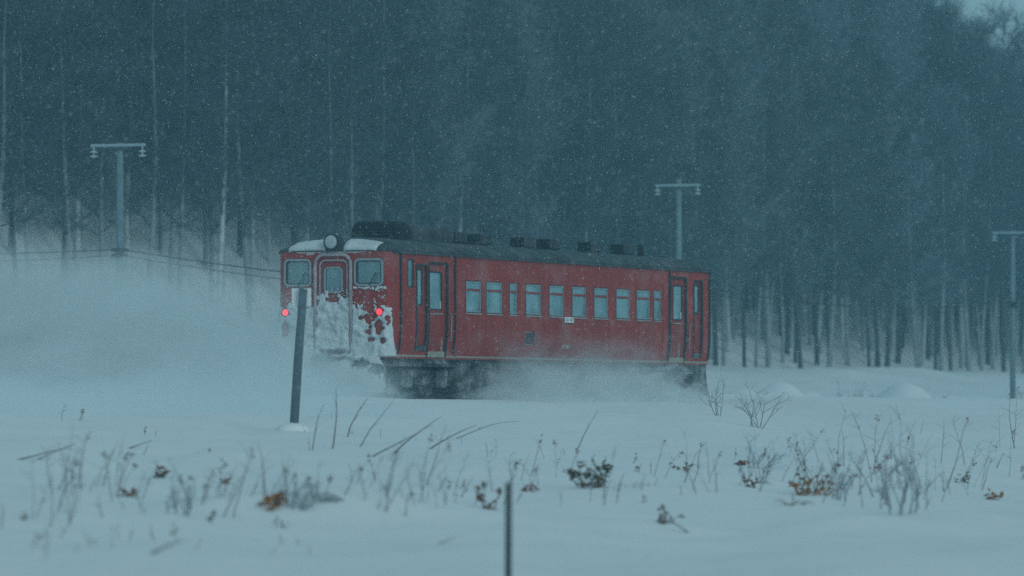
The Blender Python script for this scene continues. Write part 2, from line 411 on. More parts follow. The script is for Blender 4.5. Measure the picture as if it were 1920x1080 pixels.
# frames round an opening on a plane; face: 'B' near side, 'D' far side, 'A' rear end, 'Z' far end
def put(face, a, h, d):
    if face == 'B': return tum(HW + d, a, h)
    if face == 'D': return tum(-HW - d, a, h)
    if face == 'A': return (a, -d, h)
    return (a, L + d, h)
def ring(mb, face, a0, a1, h0, h1, wd, d0, d1, cr=0.0):
    def outline(g, seg=4):
        c = max(0.001, cr + g); A0, A1, B0, B1 = a0 - g, a1 + g, h0 - g, h1 + g
        pts = []
        if cr <= 0: return [(A0, B0), (A1, B0), (A1, B1), (A0, B1)]
        for (cx, cz, t0) in ((A0 + c, B0 + c, math.pi), (A1 - c, B0 + c, 1.5 * math.pi), (A1 - c, B1 - c, 0), (A0 + c, B1 - c, 0.5 * math.pi)):
            for i in range(seg + 1):
                q = t0 + math.pi / 2 * i / seg; pts.append((cx + c * math.cos(q), cz + c * math.sin(q)))
        return pts
    o_, i_ = outline(wd), outline(0)
    k = len(o_)
    vs = [put(face, *p, d0) for p in o_] + [put(face, *p, d1) for p in o_] + [put(face, *p, d1) for p in i_] + [put(face, *p, d0) for p in i_]
    fs = []
    for i in range(k):
        j = (i + 1) % k
        for r in range(4): fs.append((r * k + i, r * k + j, ((r + 1) % 4) * k + j, ((r + 1) % 4) * k + i))
    mb.add(vs, fs)
def plate(mb, face, a0, a1, h0, h1, d0, d1):
    vs = [put(face, a, h, d) for d in (d0, d1) for h in (h0, h1) for a in (a0, a1)]
    return mb.add(vs, [(0, 2, 3, 1), (4, 5, 7, 6), (0, 1, 5, 4), (2, 6, 7, 3), (0, 4, 6, 2), (1, 3, 7, 5)])

for face in 'BD':
    for (a0, a1, h0, h1) in swin:
        m = MB(); ring(m, face, a0 + .028, a1 - .028, h0 + .028, h1 - .028, 0.032, -0.05, 0.006)
        w_ = m.build('window', M['steel'], car)
        m = MB(); plate(m, face, a0 + .026, a1 - .026, 2.585, 2.635, -0.045, 0.004); m.build('sash_bar', M['red_door'], w_)
        # sunken dark seal outside the sash
        m = MB(); ring(m, face, a0 - 0.004, a1 + 0.004, h0 - 0.004, h1 + 0.004, 0.022, -0.01, 0.008); m.build('seal', M['seal'], w_)
        m = MB(); plate(m, face, a0 - 0.02, a1 + 0.02, h0 - 0.055, h0 - 0.028, 0.0, 0.03); m.build('sill', M['pale_trim'], w_)
        m = MB(); plate(m, face, a0 + .03, a1 - .03, h0 + .03, 2.583, -0.032, -0.026); m.build('pane', M['glass'], w_)
        m = MB(); plate(m, face, a0 + .03, a1 - .03, 2.637, h1 - .03, -0.022, -0.016); m.build('pane', M['glass'], w_)
    a0, a1, h0, h1 = cabwin[0]
    m = MB(); ring(m, face, a0 + .02, a1 - .02, h0 + .02, h1 - .02, 0.025, -0.05, 0.006); w_ = m.build('window', M['seal'], car)
    m = MB(); plate(m, face, a0 + .022, a1 - .022, h0 + .022, h1 - .022, -0.03, -0.024); m.build('pane', M['glass'], w_)
    # doors
    for k, (a0, a1, h0, h1) in enumerate(pasdoor + cabdoor):
        big = k < 2
        if big: g0, g1, g2, g3 = (side_l(809), side_l(831.5), 2.10, 2.99) if k == 0 else (side_l(1265.5), side_l(1282), 2.10, 2.99)
        else: g0, g1, g2, g3 = (side_l(785.7), side_l(795), 2.2, 3.03) if k == 2 else (side_l(1305), side_l(1313), 2.3, 3.03)
        g0 = max(g0, a0 + .07); g1 = min(g1, a1 - .07)
        m = MB(); e = -0.055
        for (p, q, r, s_) in ((a0, g0, h0, h1), (g1, a1, h0, h1), (g0, g1, h0, g2), (g0, g1, g3, h1)):
            hh = r
            cuts = [r] + [c for c in (1.1, 1.3, 1.5, 1.7) if r < c < s_] + [s_]
            for c0, c1 in zip(cuts, cuts[1:]): plate(m, face, p, q, c0, c1, e - 0.035, e)
        d_ = m.build('door', M['red_door'], car)
        m = MB(); ring(m, face, g0 + .012, g1 - .012, g2 + .012, g3 - .012, 0.03, e - 0.03, e + 0.012); m.build('window_frame', M['seal'], d_)
        m = MB(); plate(m, face, g0 + .013, g1 - .013, g2 + .013, g3 - .013, e - 0.02, e - 0.014); m.build('pane', M['glass'], d_)
        m = MB(); plate(m, face, a0 + 0.03, a0 + 0.03 + 0.001, h0, h0 + .001, 0, .001)
        if big:
            m = MB(); plate(m, face, g0 - 0.02, g1 + 0.02, 1.985, 2.01, e, e + 0.03); m.build('kick_rail', M['steel'], d_)
            m = MB(); plate(m, face, g1 - 0.12, g1 - 0.07, 2.12, 2.30, e - .01, e + 0.02); m.build('handle', M['porcelain'], d_)
            m = MB(); plate(m, face, a0 + 0.02, a1 - 0.02, H0 - 0.11, H0 + 0.02, -0.12, -0.01); m.build('door_step', M['under'], car)
            m = MB(); m.tube([put(face, a1 + 0.13, 1.35, 0.005), put(face, a1 + 0.13, 1.37, 0.05), put(face, a1 + 0.13, 1.98, 0.05), put(face, a1 + 0.13, 2.0, 0.005)], 0.014, 6)
            m.build('grab_rail', M['steel'], car)
        else:
            m = MB(); plate(m, face, a0 + 0.02, a1 - 0.02, 1.10, 1.22, -0.03, 0.02); m.build('foothold', M['under'], car)
        # dark weather strips down both door edges and lintel
        m = MB(); 
        for aa in (a0, a1):
            cuts = [h0, 1.1, 1.3, 1.5, 1.7, h1] if big else [h0, 1.3, 1.5, 1.7, h1]
            for c0, c1 in zip(cuts, cuts[1:]): plate(m, face, aa - 0.03, aa + 0.03, c0, c1, -0.02, 0.012)
        plate(m, face, a0 + .032, a1 - .032, h1 - 0.02, h1 + 0.03, -0.02, 0.014)
        m.build('door_frame', M['seal'], car)
    # downpipes
    for px in (750, 851.8, 1254, 1331):
        l_ = side_l(px) if px != 1331 else L - 0.24
        m = MB(); m.tube([put(face, l_, h, 0.03) for h in (3.40, 2.6, 1.7, 1.45, 1.2, 1.05)], 0.026, 6); m.build('downpipe', M['seal'], car)
    # belt mouldings
    for h, q in ((3.33, 0.02),):
        m = MB(); 
        segs = sorted([0.2] + [x for o in () for x in o] + [19.8])
        plate(m, face, 0.2, L - 0.2, h, h + q, 0.0, 0.012); m.build('moulding', M['red'], car)
    # panel joint at the middle and riveted strips
    for l_ in (side_l(1064.5), side_l(1240.5) + 0.12, side_l(858)):
        m = MB()
        for c0, c1 in zip([0.94, 1.1, 1.3, 1.5, 1.7], [1.1, 1.3, 1.5, 1.7, 3.30]): plate(m, face, l_ - 0.035, l_ + 0.035, c0, c1, 0.0, 0.006)
        m.build('panel_joint', M['red_door'], car)
    # louvre low on the body
    a = side_l(985); b_ = side_l(1002)
    m = MB(); ring(m, face, a, b_, 1.34, 1.62, 0.025, 0.0, 0.014)
    g_ = m.build('air_grille', M['under'], car)
    for i in range(5): 
        mm_ = MB(); plate(mm_, face, a + .005, b_ - .005, 1.35 + i * 0.054, 1.385 + i * 0.054, 0.001, 0.012); mm_.build('slat', M['seal'], g_)
    # destination board and running number
    a, b_ = side_l(1057.8), side_l(1074.2)
    m = MB(); plate(m, face, a, b_, 1.905, 2.045, 0.012, 0.024); db = m.build('destination_board', M['plate'], car)
    m = MB(); 
    for i, x in enumerate((0.14, 0.24, 0.34, 0.60, 0.70, 0.80)):
        x0 = a + (b_ - a) * x
        plate(m, face, x0, x0 + 0.012, 1.94, 2.01, 0.0245, 0.027)
        plate(m, face, x0 + 0.014, x0 + 0.042, 1.998, 2.01, 0.0245, 0.027); plate(m, face, x0 + 0.014, x0 + 0.042, 1.94 + 0.02 * (i % 2), 1.952 + 0.02 * (i % 2), 0.0245, 0.027)
    plate(m, face, a + (b_ - a) * 0.47, a + (b_ - a) * 0.53, 1.97, 1.982, 0.0245, 0.027)
    tag(m.build('lettering', M['ink'], db), kind='stuff')
    m = MB(); plate(m, face, a + .03, b_ - .03, 1.885, 1.902, 0.005, 0.03); m.build('board_bracket', M['seal'], db)
    m = MB(); a, b_ = side_l(1055), side_l(1069); nq = 5
    for i in range(nq):
        x0 = a + (b_ - a) * (i + 0.1) / nq; ww = (b_ - a) / nq * 0.62
        plate(m, face, x0, x0 + ww, 1.325, 1.34, 0.002, 0.009); plate(m, face, x0, x0 + ww, 1.255, 1.27, 0.002, 0.009)
        if i != 2: plate(m, face, x0, x0 + ww * .3, 1.27, 1.325, 0.002, 0.009)
        plate(m, face, x0 + ww * 0.7, x0 + ww, 1.27, 1.325, 0.002, 0.009)
    tag(m.build('running_number', M['number'], car), kind='stuff')

# ends
def head(face, s):
    for (a0, a1, h0, h1) in endwin:
        m = MB(); ring(m, face, a0 + .03, a1 - .03, h0 + .03, h1 - .03, 0.05, -0.03, 0.03, cr=0.07); w_ = m.build('cab_window', M['steel'], car)
        m = MB(); ring(m, face, a0 + .055, a1 - .055, h0 + .055, h1 - .055, 0.026, -0.02, 0.016, cr=0.05); m.build('seal', M['seal'], w_)
        m = MB(); plate(m, face, a0 + .03, a1 - .03, h0 + .03, h1 - .03, -0.03, -0.022); m.build('pane', M['cab_glass'], w_)
        m = MB(); ca = (a0 + a1) / 2
        m.tube([put(face, ca, h0 - 0.03, 0.03), put(face, ca + 0.12, h0 + 0.14, 0.045), put(face, ca + 0.2, h0 + 0.3, 0.04)], 0.012, 5); m.build('wiper', M['seal'], w_)
    # gangway door with rounded frame
    a0, a1, h0, h1 = enddoor
    g0, g1, g2, g3 = -0.25, 0.22, 2.46, 3.06
    m = MB()
    for (p, q, r, s_) in ((a0, g0, h0, h1), (g1, a1, h0, h1), (g0, g1, h0, g2), (g0, g1, g3, h1)): plate(m, face, p, q, r, s_, -0.06, -0.025)
    d_ = m.build('gangway_door', M['red_door'], car)
    m = MB(); ring(m, face, g0 + .03, g1 - .03, g2 + .03, g3 - .03, 0.04, -0.03, 0.0, cr=0.08); m.build('window_frame', M['steel'], d_)
    m = MB(); plate(m, face, g0 + .02, g1 - .02, g2 + .02, g3 - .02, -0.045, -0.04); m.build('pane', M['cab_glass'], d_)
    def archpts(hw, top, bot, r):
        pts = [(-hw, bot), (-hw, top - r)]
        for i in range(1, 8): q = math.pi - math.pi / 2 * i / 8; pts.append((-hw + r + r * math.cos(q), top - r + r * math.sin(q)))
        pts.append((-hw + r, top)); pts.append((hw - r, top))
        for i in range(1, 8): q = math.pi / 2 - math.pi / 2 * i / 8; pts.append((hw - r + r * math.cos(q), top - r + r * math.sin(q)))
        return pts + [(hw, top - r), (hw, bot)]
    m = MB(); m.tube([put(face, a, h, 0.05) for a, h in archpts(0.46, 3.35, 1.0, 0.22)], 0.042, 7); m.build('gangway_frame', M['pale_trim'], car, smooth=True)
    m = MB(); m.tube([put(face, a, h, 0.01) for a, h in archpts(0.355, 3.22, 1.0, 0.13)], 0.022, 6); m.build('door_surround', M['pale_trim'], car, smooth=True)
    # head lamp on the brow of the roof
    lx, lh = 0.0, 3.65
    y0 = -0.14 if face == 'A' else L + 0.14; sg = -1 if face == 'A' else 1
    m = MB(); m.tube([(lx, y0 - sg * 0.5, lh - .02), (lx, y0 - sg * 0.3, lh), (lx, y0 - sg * 0.1, lh), (lx, y0, lh)], [0.10, 0.17, 0.18, 0.18], 24)
    hl = m.build('headlight', M['roof'], car, smooth=False)
    m = MB(); m.tube([(lx, y0 - sg * 0.02, lh), (lx, y0 + sg * 0.03, lh), (lx, y0 + sg * 0.03, lh)], [0.195, 0.195, 0.172], 24, cap=False); m.build('rim', M['seal'], hl)
    m = MB(); m.tube([(lx, y0 + sg * 0.005, lh), (lx, y0 + sg * 0.03, lh), (lx, y0 + sg * 0.045, lh)], [0.175, 0.155, 0.06], 20); m.build('lens', M['lamp_glass'], hl, smooth=True)
    # tail lights
    for a in (-1.24, 1.20):
        hh = 2.00
        m = MB(); m.tube([put(face, a, hh, -0.01), put(face, a, hh, 0.05), put(face, a, hh, 0.06)], [0.125, 0.115, 0.08], 20, cap=False); t_ = m.build('tail_light', M['red'], car)
        m = MB(); m.tube([put(face, a, hh, 0.0), put(face, a, hh, 0.05), put(face, a, hh, 0.065)], [0.08, 0.078, 0.03], 16)
        m.build('lens', M['red_light'] if face == 'A' else M['lamp_glass'], t_, smooth=True)
    # buffer beam, coupler, hoses, plough
    m = MB(); 
    y_a, y_b = (-0.10, 0.25) if face == 'A' else (L - 0.25, L + 0.10)
    m.box(-1.25, 1.25, y_a, y_b, 0.72, 0.98, 0.03); m.build('buffer_beam', M['under'], car)
    m = MB(); y_c = (-0.62, 0.1) if face == 'A' else (L - 0.1, L + 0.62)
    m.box(-0.13, 0.13, *y_c, 0.72, 0.96, 0.03); hd = (-0.85, -0.55) if face == 'A' else (L + 0.55, L + 0.85)
    m.box(-0.2, 0.2, *hd, 0.66, 1.02, 0.05); m.build('coupler', M['bogie'], car)
    for a in (-0.55, 0.5):
        m = MB(); m.tube([put(face, a, 0.88, 0.1), put(face, a + 0.02, 0.80, 0.24), put(face, a + 0.05, 0.5, 0.27), put(face, a + 0.1, 0.42, 0.2)], 0.03, 6); m.build('brake_hose', M['seal'], car, smooth=True)
    m = MB(); sg = -1 if face == 'A' else 1; yb = 0.0 if face == 'A' else L
    nv = 13; rows = 5
    for j in range(rows):
        for i in range(nv):
            q = (i / (nv - 1)) * 2 - 1; tt = j / (rows - 1)
            m.v.append((q * 1.28, yb + sg * (0.32 * (1 - abs(q)) - 0.02 + 0.16 * (1 - tt) ** 2), 0.12 + 0.58 * tt))
    for j in range(rows - 1):
        for i in range(nv - 1): m.f.append((j * nv + i, j * nv + i + 1, (j + 1) * nv + i + 1, (j + 1) * nv + i))
    pl = m.build('snow_plough', M['under'], car); md = pl.modifiers.new('thickness', 'SOLIDIFY'); md.thickness = 0.03
    for a in (-1.1, 1.1):
        m = MB(); m.box(a - 0.14, a + 0.14, yb - 0.12 if face == 'A' else yb - 0.25, yb + 0.25 if face == 'A' else yb + 0.12, 0.30, 0.74, 0.02); m.build('step_hanger', M['under'], car)
head('A', -1); head('Z', 1)

# caked snow on the rear end
def lerp_pts(P, x):
    for (a, b), (c, d) in zip(P, P[1:]):
        if a <= x <= c: return b + (d - b) * (x - a) / (c - a)
    return P[0][1] if x < P[0][0] else P[-1][1]
EDGE = [(-1.45, 2.10), (-1.24, 2.22), (-1.0, 2.16), (-0.62, 2.22), (-0.46, 2.2), (-0.3, 2.34), (0.3, 2.34), (0.42, 2.28), (0.46, 2.12), (0.6, 2.14), (0.8, 2.02), (1.0, 1.72), (1.05, 2.14), (1.2, 2.26), (1.36, 2.14), (1.45, 1.95)]
HOLES = [(1.18, 1.66, 0.12, 0.19), (-1.27, 1.60, 0.13, 0.2), (1.20, 2.0, 0.10, 0.10), (-1.24, 2.0, 0.10, 0.10), (0.98, 1.36, 0.12, 0.06), (1.28, 1.34, 0.08, 0.07), (0.9, 1.52, 0.1, 0.05),
         (0.05, 1.06, 0.34, 0.05), (-0.05, 0.9, 0.5, 0.06), (0.78, 0.78, 0.2, 0.11), (1.12, 0.66, 0.2, 0.12), (0.46, 1.75, 0.035, 0.55), (-0.46, 1.75, 0.035, 0.55), (0.72, 1.86, 0.1, 0.05)]
def crust():
    nw, nh = 120, 92; w0, w1, h0, h1 = -1.5, 1.5, 0.1, 2.5
    mask = {}; mb = MB(); idx = {}
    def val(w, h):
        e = lerp_pts(EDGE, w) - h
        v = e * 2.2 + 0.55 * fbm(w * 2.6, h * 2.6, 4.2) + 0.6 * fbm(w * 9, h * 9, 1.2, 4) + (0.0 if w < 0.55 else -0.5 * sst(0.2, 0.9, abs(fbm(w * 4, h * 4, 12.0))) * 2.2)
        for a, b, c, d in HOLES:
            q = ((w - a) / c) ** 2 + ((h - b) / d) ** 2
            if q < 3: v = min(v, (q - 0.8) * 0.9 + 0.75 * fbm(w * 9, h * 9, 9.0, 4))
        if h < 0.95: v = min(v, (1.3 - abs(w)) * 4 + 0.3 * fbm(w * 5, h * 5, 2, 3))
        return v
    for j in range(nh):
        for i in range(nw):
            w = w0 + (w1 - w0) * i / (nw - 1); h = h0 + (h1 - h0) * j / (nh - 1)
            v = val(w, h); mask[i, j] = v
            th = 0.02 + 0.05 * min(1.0, max(0.0, v)) + 0.11 * max(0.0, fbm(w * 5, h * 5, 7, 5) + 0.1) * min(1, max(0, v * 2)) + 0.10 * sst(1.5, 0.9, h) * max(0, min(1, v))
            ww = w; y = -th
            if abs(w) > HW - CR and h > 0.9:                    # wrap on to the rounded corner
                a = min((abs(w) - (HW - CR)) / CR, 1.2); ww = math.copysign((HW - CR) + (CR + th) * math.sin(a), w); y = CR - (CR + th) * math.cos(a)
            if h < 0.95: y = -(0.32 * (1 - abs(w) / 1.28) + 0.16 * (1 - max(0, (h - 0.12)) / 0.58) ** 2 if abs(w) < 1.28 else 0.0) * sst(0.95, 0.72, h) - th - 0.10 * (1 - sst(0.95, 0.72, h))
            idx[i, j] = len(mb.v); mb.v.append((ww, y, h))
    for j in range(nh - 1):
        for i in range(nw - 1):
            if mask[i, j] + mask[i + 1, j] + mask[i, j + 1] + mask[i + 1, j + 1] > 0:
                mb.f.append((idx[i, j], idx[i + 1, j], idx[i + 1, j + 1], idx[i, j + 1]))
    o = mb.build('snow_crust', M['caked_snow'], car, smooth=True)
    m = o.modifiers.new('thickness', 'SOLIDIFY'); m.thickness = 0.04; m.offset = -1
    o['label'] = 'white snow plastered over the lower half of the railcar end'
    # brow of snow under the roof edge, and a broken frost film on the top of the end
    for (a, b) in ((-1.18, -0.2), (0.25, 1.12)):
        mb = MB(); nw, nh = 40, 9
        for j in range(nh):
            for i in range(nw):
                w = a + (b - a) * i / (nw - 1); l = -0.028 + 0.42 * (j / (nh - 1)) ** 1.3
                edge = min(1, (i) / 5, (nw - 1 - i) / 3) * (1 - (j / (nh - 1)) ** 3)
                th = 0.045 * max(0.0, edge) + 0.012 * fbm(w * 6, l * 6, 3)
                mb.v.append((w, l - 0.02 * edge, roof_h(w, max(l, -0.03)) + 0.014 + th * (0.5 + 0.5 * j / nh) - (0.03 if j == 0 else 0)))
        for j in range(nh - 1):
            for i in range(nw - 1): mb.f.append((j * nw + i, j * nw + i + 1, (j + 1) * nw + i + 1, (j + 1) * nw + i))
        o = mb.build('roof_snow', M['caked_snow'], car, smooth=True)
        m = o.modifiers.new('thickness', 'SOLIDIFY'); m.thickness = 0.02; m.offset = -1
    # thin frost wiped down from the roof edge over the top of the end wall
    mb = MB(); nw, nh = 110, 16; vals = {}
    for j in range(nh):
        for i in range(nw):
            w = -1.15 + 2.3 * i / (nw - 1); h = 3.29 + 0.135 * j / (nh - 1)
            vals[i, j] = (h - 3.36) * 9 + 0.9 * fbm(w * 5, h * 12, 6.6, 4) - 0.9 * sst(0.85, 1.2, abs(w))
            mb.v.append((w, -0.004 - 0.006 * max(0, min(1, vals[i, j])), h))
    for j in range(nh - 1):
        for i in range(nw - 1):
            if min(vals[i, j], vals[i + 1, j + 1]) > 0: mb.f.append((j * nw + i, j * nw + i + 1, (j + 1) * nw + i + 1, (j + 1) * nw + i))
    mb.build('frost', M['frost'], car, smooth=True)
    # small clods frozen under the windows and along frames
    mb = MB(); rnd = random.Random(5)
    for k in range(170):
        w = rnd.uniform(-1.35, 1.4); h = lerp_pts(EDGE, w) + abs(rnd.gauss(0, 0.2)) + 0.02
        if h > 2.62: continue
        r = rnd.uniform(0.006, 0.018)
        mb.tube([(w, -0.001, h), (w, -r * 0.6, h), (w, -r, h)], [r * 1.2, r, r * 0.3], 6)
    for k in range(60):
        w = rnd.uniform(0.5, 1.35); h = 2.585 - abs(rnd.gauss(0, 0.03)); r = rnd.uniform(0.01, 0.03)
        mb.tube([(w, -0.001, h), (w, -r * 0.6 - .02, h), (w, -r - .02, h)], [r * 1.3, r, r * 0.3], 6)
    tag(mb.build('snow_clods', M['caked_snow'], car, smooth=True), kind='stuff')
crust()

# roof equipment
def rounded_pod(name, mtl, w0, w1, l0, l1, h0, h1, r, taper=0.0):
    mb = MB(); prof = []
    nseg = 7
    for i in range(nseg + 1):
        q = math.pi - math.pi / 2 * i / nseg; prof.append((w0 + r + r * math.cos(q), h1 - r + r * math.sin(q)))
    for i in range(nseg + 1):
        q = math.pi / 2 - math.pi / 2 * i / nseg; prof.append((w1 - r + r * math.cos(q), h1 - r + r * math.sin(q)))
    prof = [(w0, h0)] + prof + [(w1, h0)]
    k = len(prof); cw = (w0 + w1) / 2
    st_ = [(l0, 0.86), (l0 + 0.06, 0.97), (l0 + 0.14, 1.0)] + [(l0 + (l1 - l0) * f, 1.0 - taper * f) for f in (0.4, 0.6, 0.8)] + [(l1 - 0.12, (1 - taper)), (l1 - 0.05, 0.95 * (1 - taper)), (l1, 0.8 * (1 - taper))]
    for (l, sc) in st_:
        for (w, h) in prof: mb.v.append((cw + (w - cw) * (0.5 + 0.5 * sc), l, h0 + (h - h0) * sc))
    for j in range(len(st_) - 1):
        for i in range(k - 1): mb.f.append((j * k + i, j * k + i + 1, (j + 1) * k + i + 1, (j + 1) * k + i))
    mb.f += [tuple(range(k)), tuple(range(len(st_) * k - 1, (len(st_) - 1) * k - 1, -1))]
    return mb.build(name, mtl, car, smooth=False)
RH = 3.76
def roof_px(px, w=0.0):   # l on the roof's centre line for a pixel column
    k = (px - 960) / F; return (C0.y * k - C0.x + w * (-N.x + N.y * k)) / (U.x - U.y * k)
p1 = rounded_pod('radiator_housing', M['dark'], -0.62, 0.62, roof_px(700), roof_px(700) + 0.9, RH - 0.04, RH + 0.46, 0.27)
p2 = rounded_pod('exhaust_housing', M['vent'], -0.56, 0.56, roof_px(700) + 0.92, roof_px(700) + 3.6, RH - 0.04, RH + 0.42, 0.24, taper=0.10)
l0 = roof_px(700)
MB().box(-0.75, 0.75, l0 - 0.05, l0 + 4.6, RH - 0.09, RH - 0.035, 0.015).build('roof_walkway', M['dark'], car)
m = MB().box(0.25, 0.72, l0 + 3.5, l0 + 4.7, RH - 0.10, RH + 0.06, 0.03).build('roof_box', M['dark'], car)
for i in range(4):
    MB().box(-0.5, 0.5, l0 - 0.022, l0 - 0.004, RH + 0.04 + i * 0.075, RH + 0.07 + i * 0.075).build('louvre_or_shade_plate', M['seal'], p1)
for (a, b) in ((834, 868), (874, 919), (953, 1005), (1007, 1048), (1079, 1130), (1141, 1190)):
    c = roof_px((a + b) / 2 + 1)
    hw_, hl = 0.20, 0.36
    m = MB().box(-hw_, hw_, c - hl, c + hl, RH + 0.06, RH + 0.33, 0.03); v_ = m.build('roof_ventilator', M['vent'], car)
    MB().box(-hw_ + .015, hw_ - .015, c - hl - 0.012, c - hl + 0.02, RH + 0.075, RH + 0.315).build('louvre_or_shade_plate', M['dark'], v_)  # dark plate paints the near end as shaded beside the lit flank
    for dl in (-0.22, 0.22): MB().box(-0.13, 0.13, c + dl - 0.05, c + dl + 0.05, RH - 0.03, RH + 0.085).build('foot', M['dark'], v_)
    MB().box(-hw_ - .05, hw_ + .05, c - hl - 0.05, c + hl + 0.08, RH - 0.04, RH - 0.012).build('base_plate', M['dark'], v_)
c = roof_px(1201)
m = MB(); m.tube([(0, c, RH - 0.03), (0, c, RH + 0.1), (0, c, RH + 0.12), (0, c, RH + 0.34), (0, c, RH + 0.35)], [0.14, 0.10, 0.08, 0.075, 0.05], 12); ch = m.build('stove_chimney', M['dark'], car, smooth=True)
m = MB(); m.tube([(0, c, RH + 0.37), (0, c, RH + 0.39)], [0.09, 0.03], 12); m.build('cowl', M['dark'], ch)
m = MB().box(-0.2, 0.2, c - 0.2, c + 0.2, RH - 0.04, RH + 0.02, 0.01).build('flashing', M['dark'], ch)
m = MB(); m.tube([(-0.3, 0.75, RH - 0.1), (-0.3, 0.75, RH + 0.06), (-0.3, 0.82, RH + 0.1)], 0.03, 8); m.build('whistle', M['steel'], car)

# interior, so that the windows have something behind them
MB().box(-1.38, 1.38, 0.1, L - 0.1, 0.96, 1.10).build('floor', M['interior'], car)
MB().box(-1.36, 1.36, 0.12, L - 0.12, 3.36, 3.41).build('ceiling', M['interior'], car)
for l_ in (1.62, 3.1, 16.9, 18.4):
    MB().box(-1.38, -0.4, l_, l_ + 0.05, 1.1, 3.35).build('bulkhead', M['interior'], car); MB().box(0.4, 1.38, l_, l_ + 0.05, 1.1, 3.35).build('bulkhead', M['interior'], car)
for s in (-1, 1):
    for i in range(8):
        l_ = 3.9 + i * 1.6; a, b = sorted((s * 0.42, s * 1.36))
        m = MB().box(a, b, l_, l_ + 0.12, 1.25, 2.25, 0.03); m.box(a, b, l_ - 0.45, l_ - .002, 1.4, 1.55, 0.03); m.box(a, b, l_ + 0.122, l_ + 0.57, 1.4, 1.55, 0.03)
        m.build('seat', M['moquette'], car)

# underframe and running gear
MB().box(-1.2, 1.2, 0.3, L - 0.3, 0.74, 0.96).build('underframe', M['under'], car)
def bogie(lc):
    b = MB()
    for s in (-1, 1):
        b.box(min(s * 0.92, s * 1.04), max(s * 0.92, s * 1.04), lc - 1.35, lc + 1.35, 0.50, 0.66, 0.02)
        b.box(min(s * 0.9, s * 1.08), max(s * 0.9, s * 1.08), lc - 0.35, lc + 0.35, 0.30, 0.55, 0.03)
    b.box(-0.9, 0.9, lc - 0.22, lc + 0.22, 0.45, 0.72, 0.02)
    o = b.build('bogie', M['bogie'], car)
    for dl in (-1.0, 1.0):
        m = MB(); m.tube([(-0.9, lc + dl, 0.38), (0.9, lc + dl, 0.38)], 0.07, 10); m.build('axle', M['bogie'], o)
        for s in (-1, 1):
            m = MB(); x = s * 0.6
            m.tube([(x - .065, lc + dl, .38), (x - .02, lc + dl, .38), (x + .02, lc + dl, .38), (x + .065, lc + dl, .38)], [0.30, 0.38, 0.38, 0.30], 24); m.build('wheel', M['bogie'], o)
            m = MB().box(min(s * 0.93, s * 1.1), max(s * 0.93, s * 1.1), lc + dl - 0.16, lc + dl + 0.16, 0.24, 0.50, 0.03); m.build('axle_box', M['bogie'], o)
            m = MB()
            for k in (-0.26, 0.26): m.tube([(s * 0.99, lc + dl + k, z) for z in (0.30, 0.4, 0.50)], 0.06, 8)
            m.build('spring', M['bogie'], o)
            m = MB().box(min(s * 0.45, s * 0.75), max(s * 0.45, s * 0.75), lc + dl * 1.42 - 0.05, lc + dl * 1.42 + 0.05, 0.25, 0.5, 0.01); m.build('brake_shoe', M['bogie'], o)
bogie(2.9); bogie(17.6)
def hang(name, a, b, w0, w1, h0, h1): return MB().box(w0, w1, a, b, h0, h1, 0.04).build(name, M['under'], car)
hang('equipment_case', 4.4, 5.15, 0.6, 1.25, 0.14, 0.76); hang('equipment_case', 4.4, 5.6, -1.25, -0.5, 0.06, 0.76); hang('fuel_tank', 5.2, 6.6, 0.75, 1.3, 0.3, 0.76); hang('battery_box', 7.0, 8.3, 0.8, 1.32, 0.28, 0.76)
hang('engine', 8.8, 11.4, -0.7, 0.8, 0.22, 0.76); hang('radiator_box', 11.8, 12.5, 0.7, 1.3, 0.32, 0.76); hang('equipment_case', 13.6, 14.5, 0.85, 1.3, 0.36, 0.76)
hang('battery_box', 6.0, 8.0, -1.3, -0.8, 0.28, 0.76)
for i, l_ in enumerate((12.95, 14.9)):
    m = MB(); m.tube([(0.55, l_, .55), (1.28, l_, .55)], 0.2, 16); m.build('air_reservoir', M['under'], car, smooth=False)
m = MB(); m.tube([(1.15, 5.0, 0.66), (1.15, 9, 0.64), (1.15, 15.2, 0.66)], 0.03, 6); m.build('brake_pipe', M['under'], car)

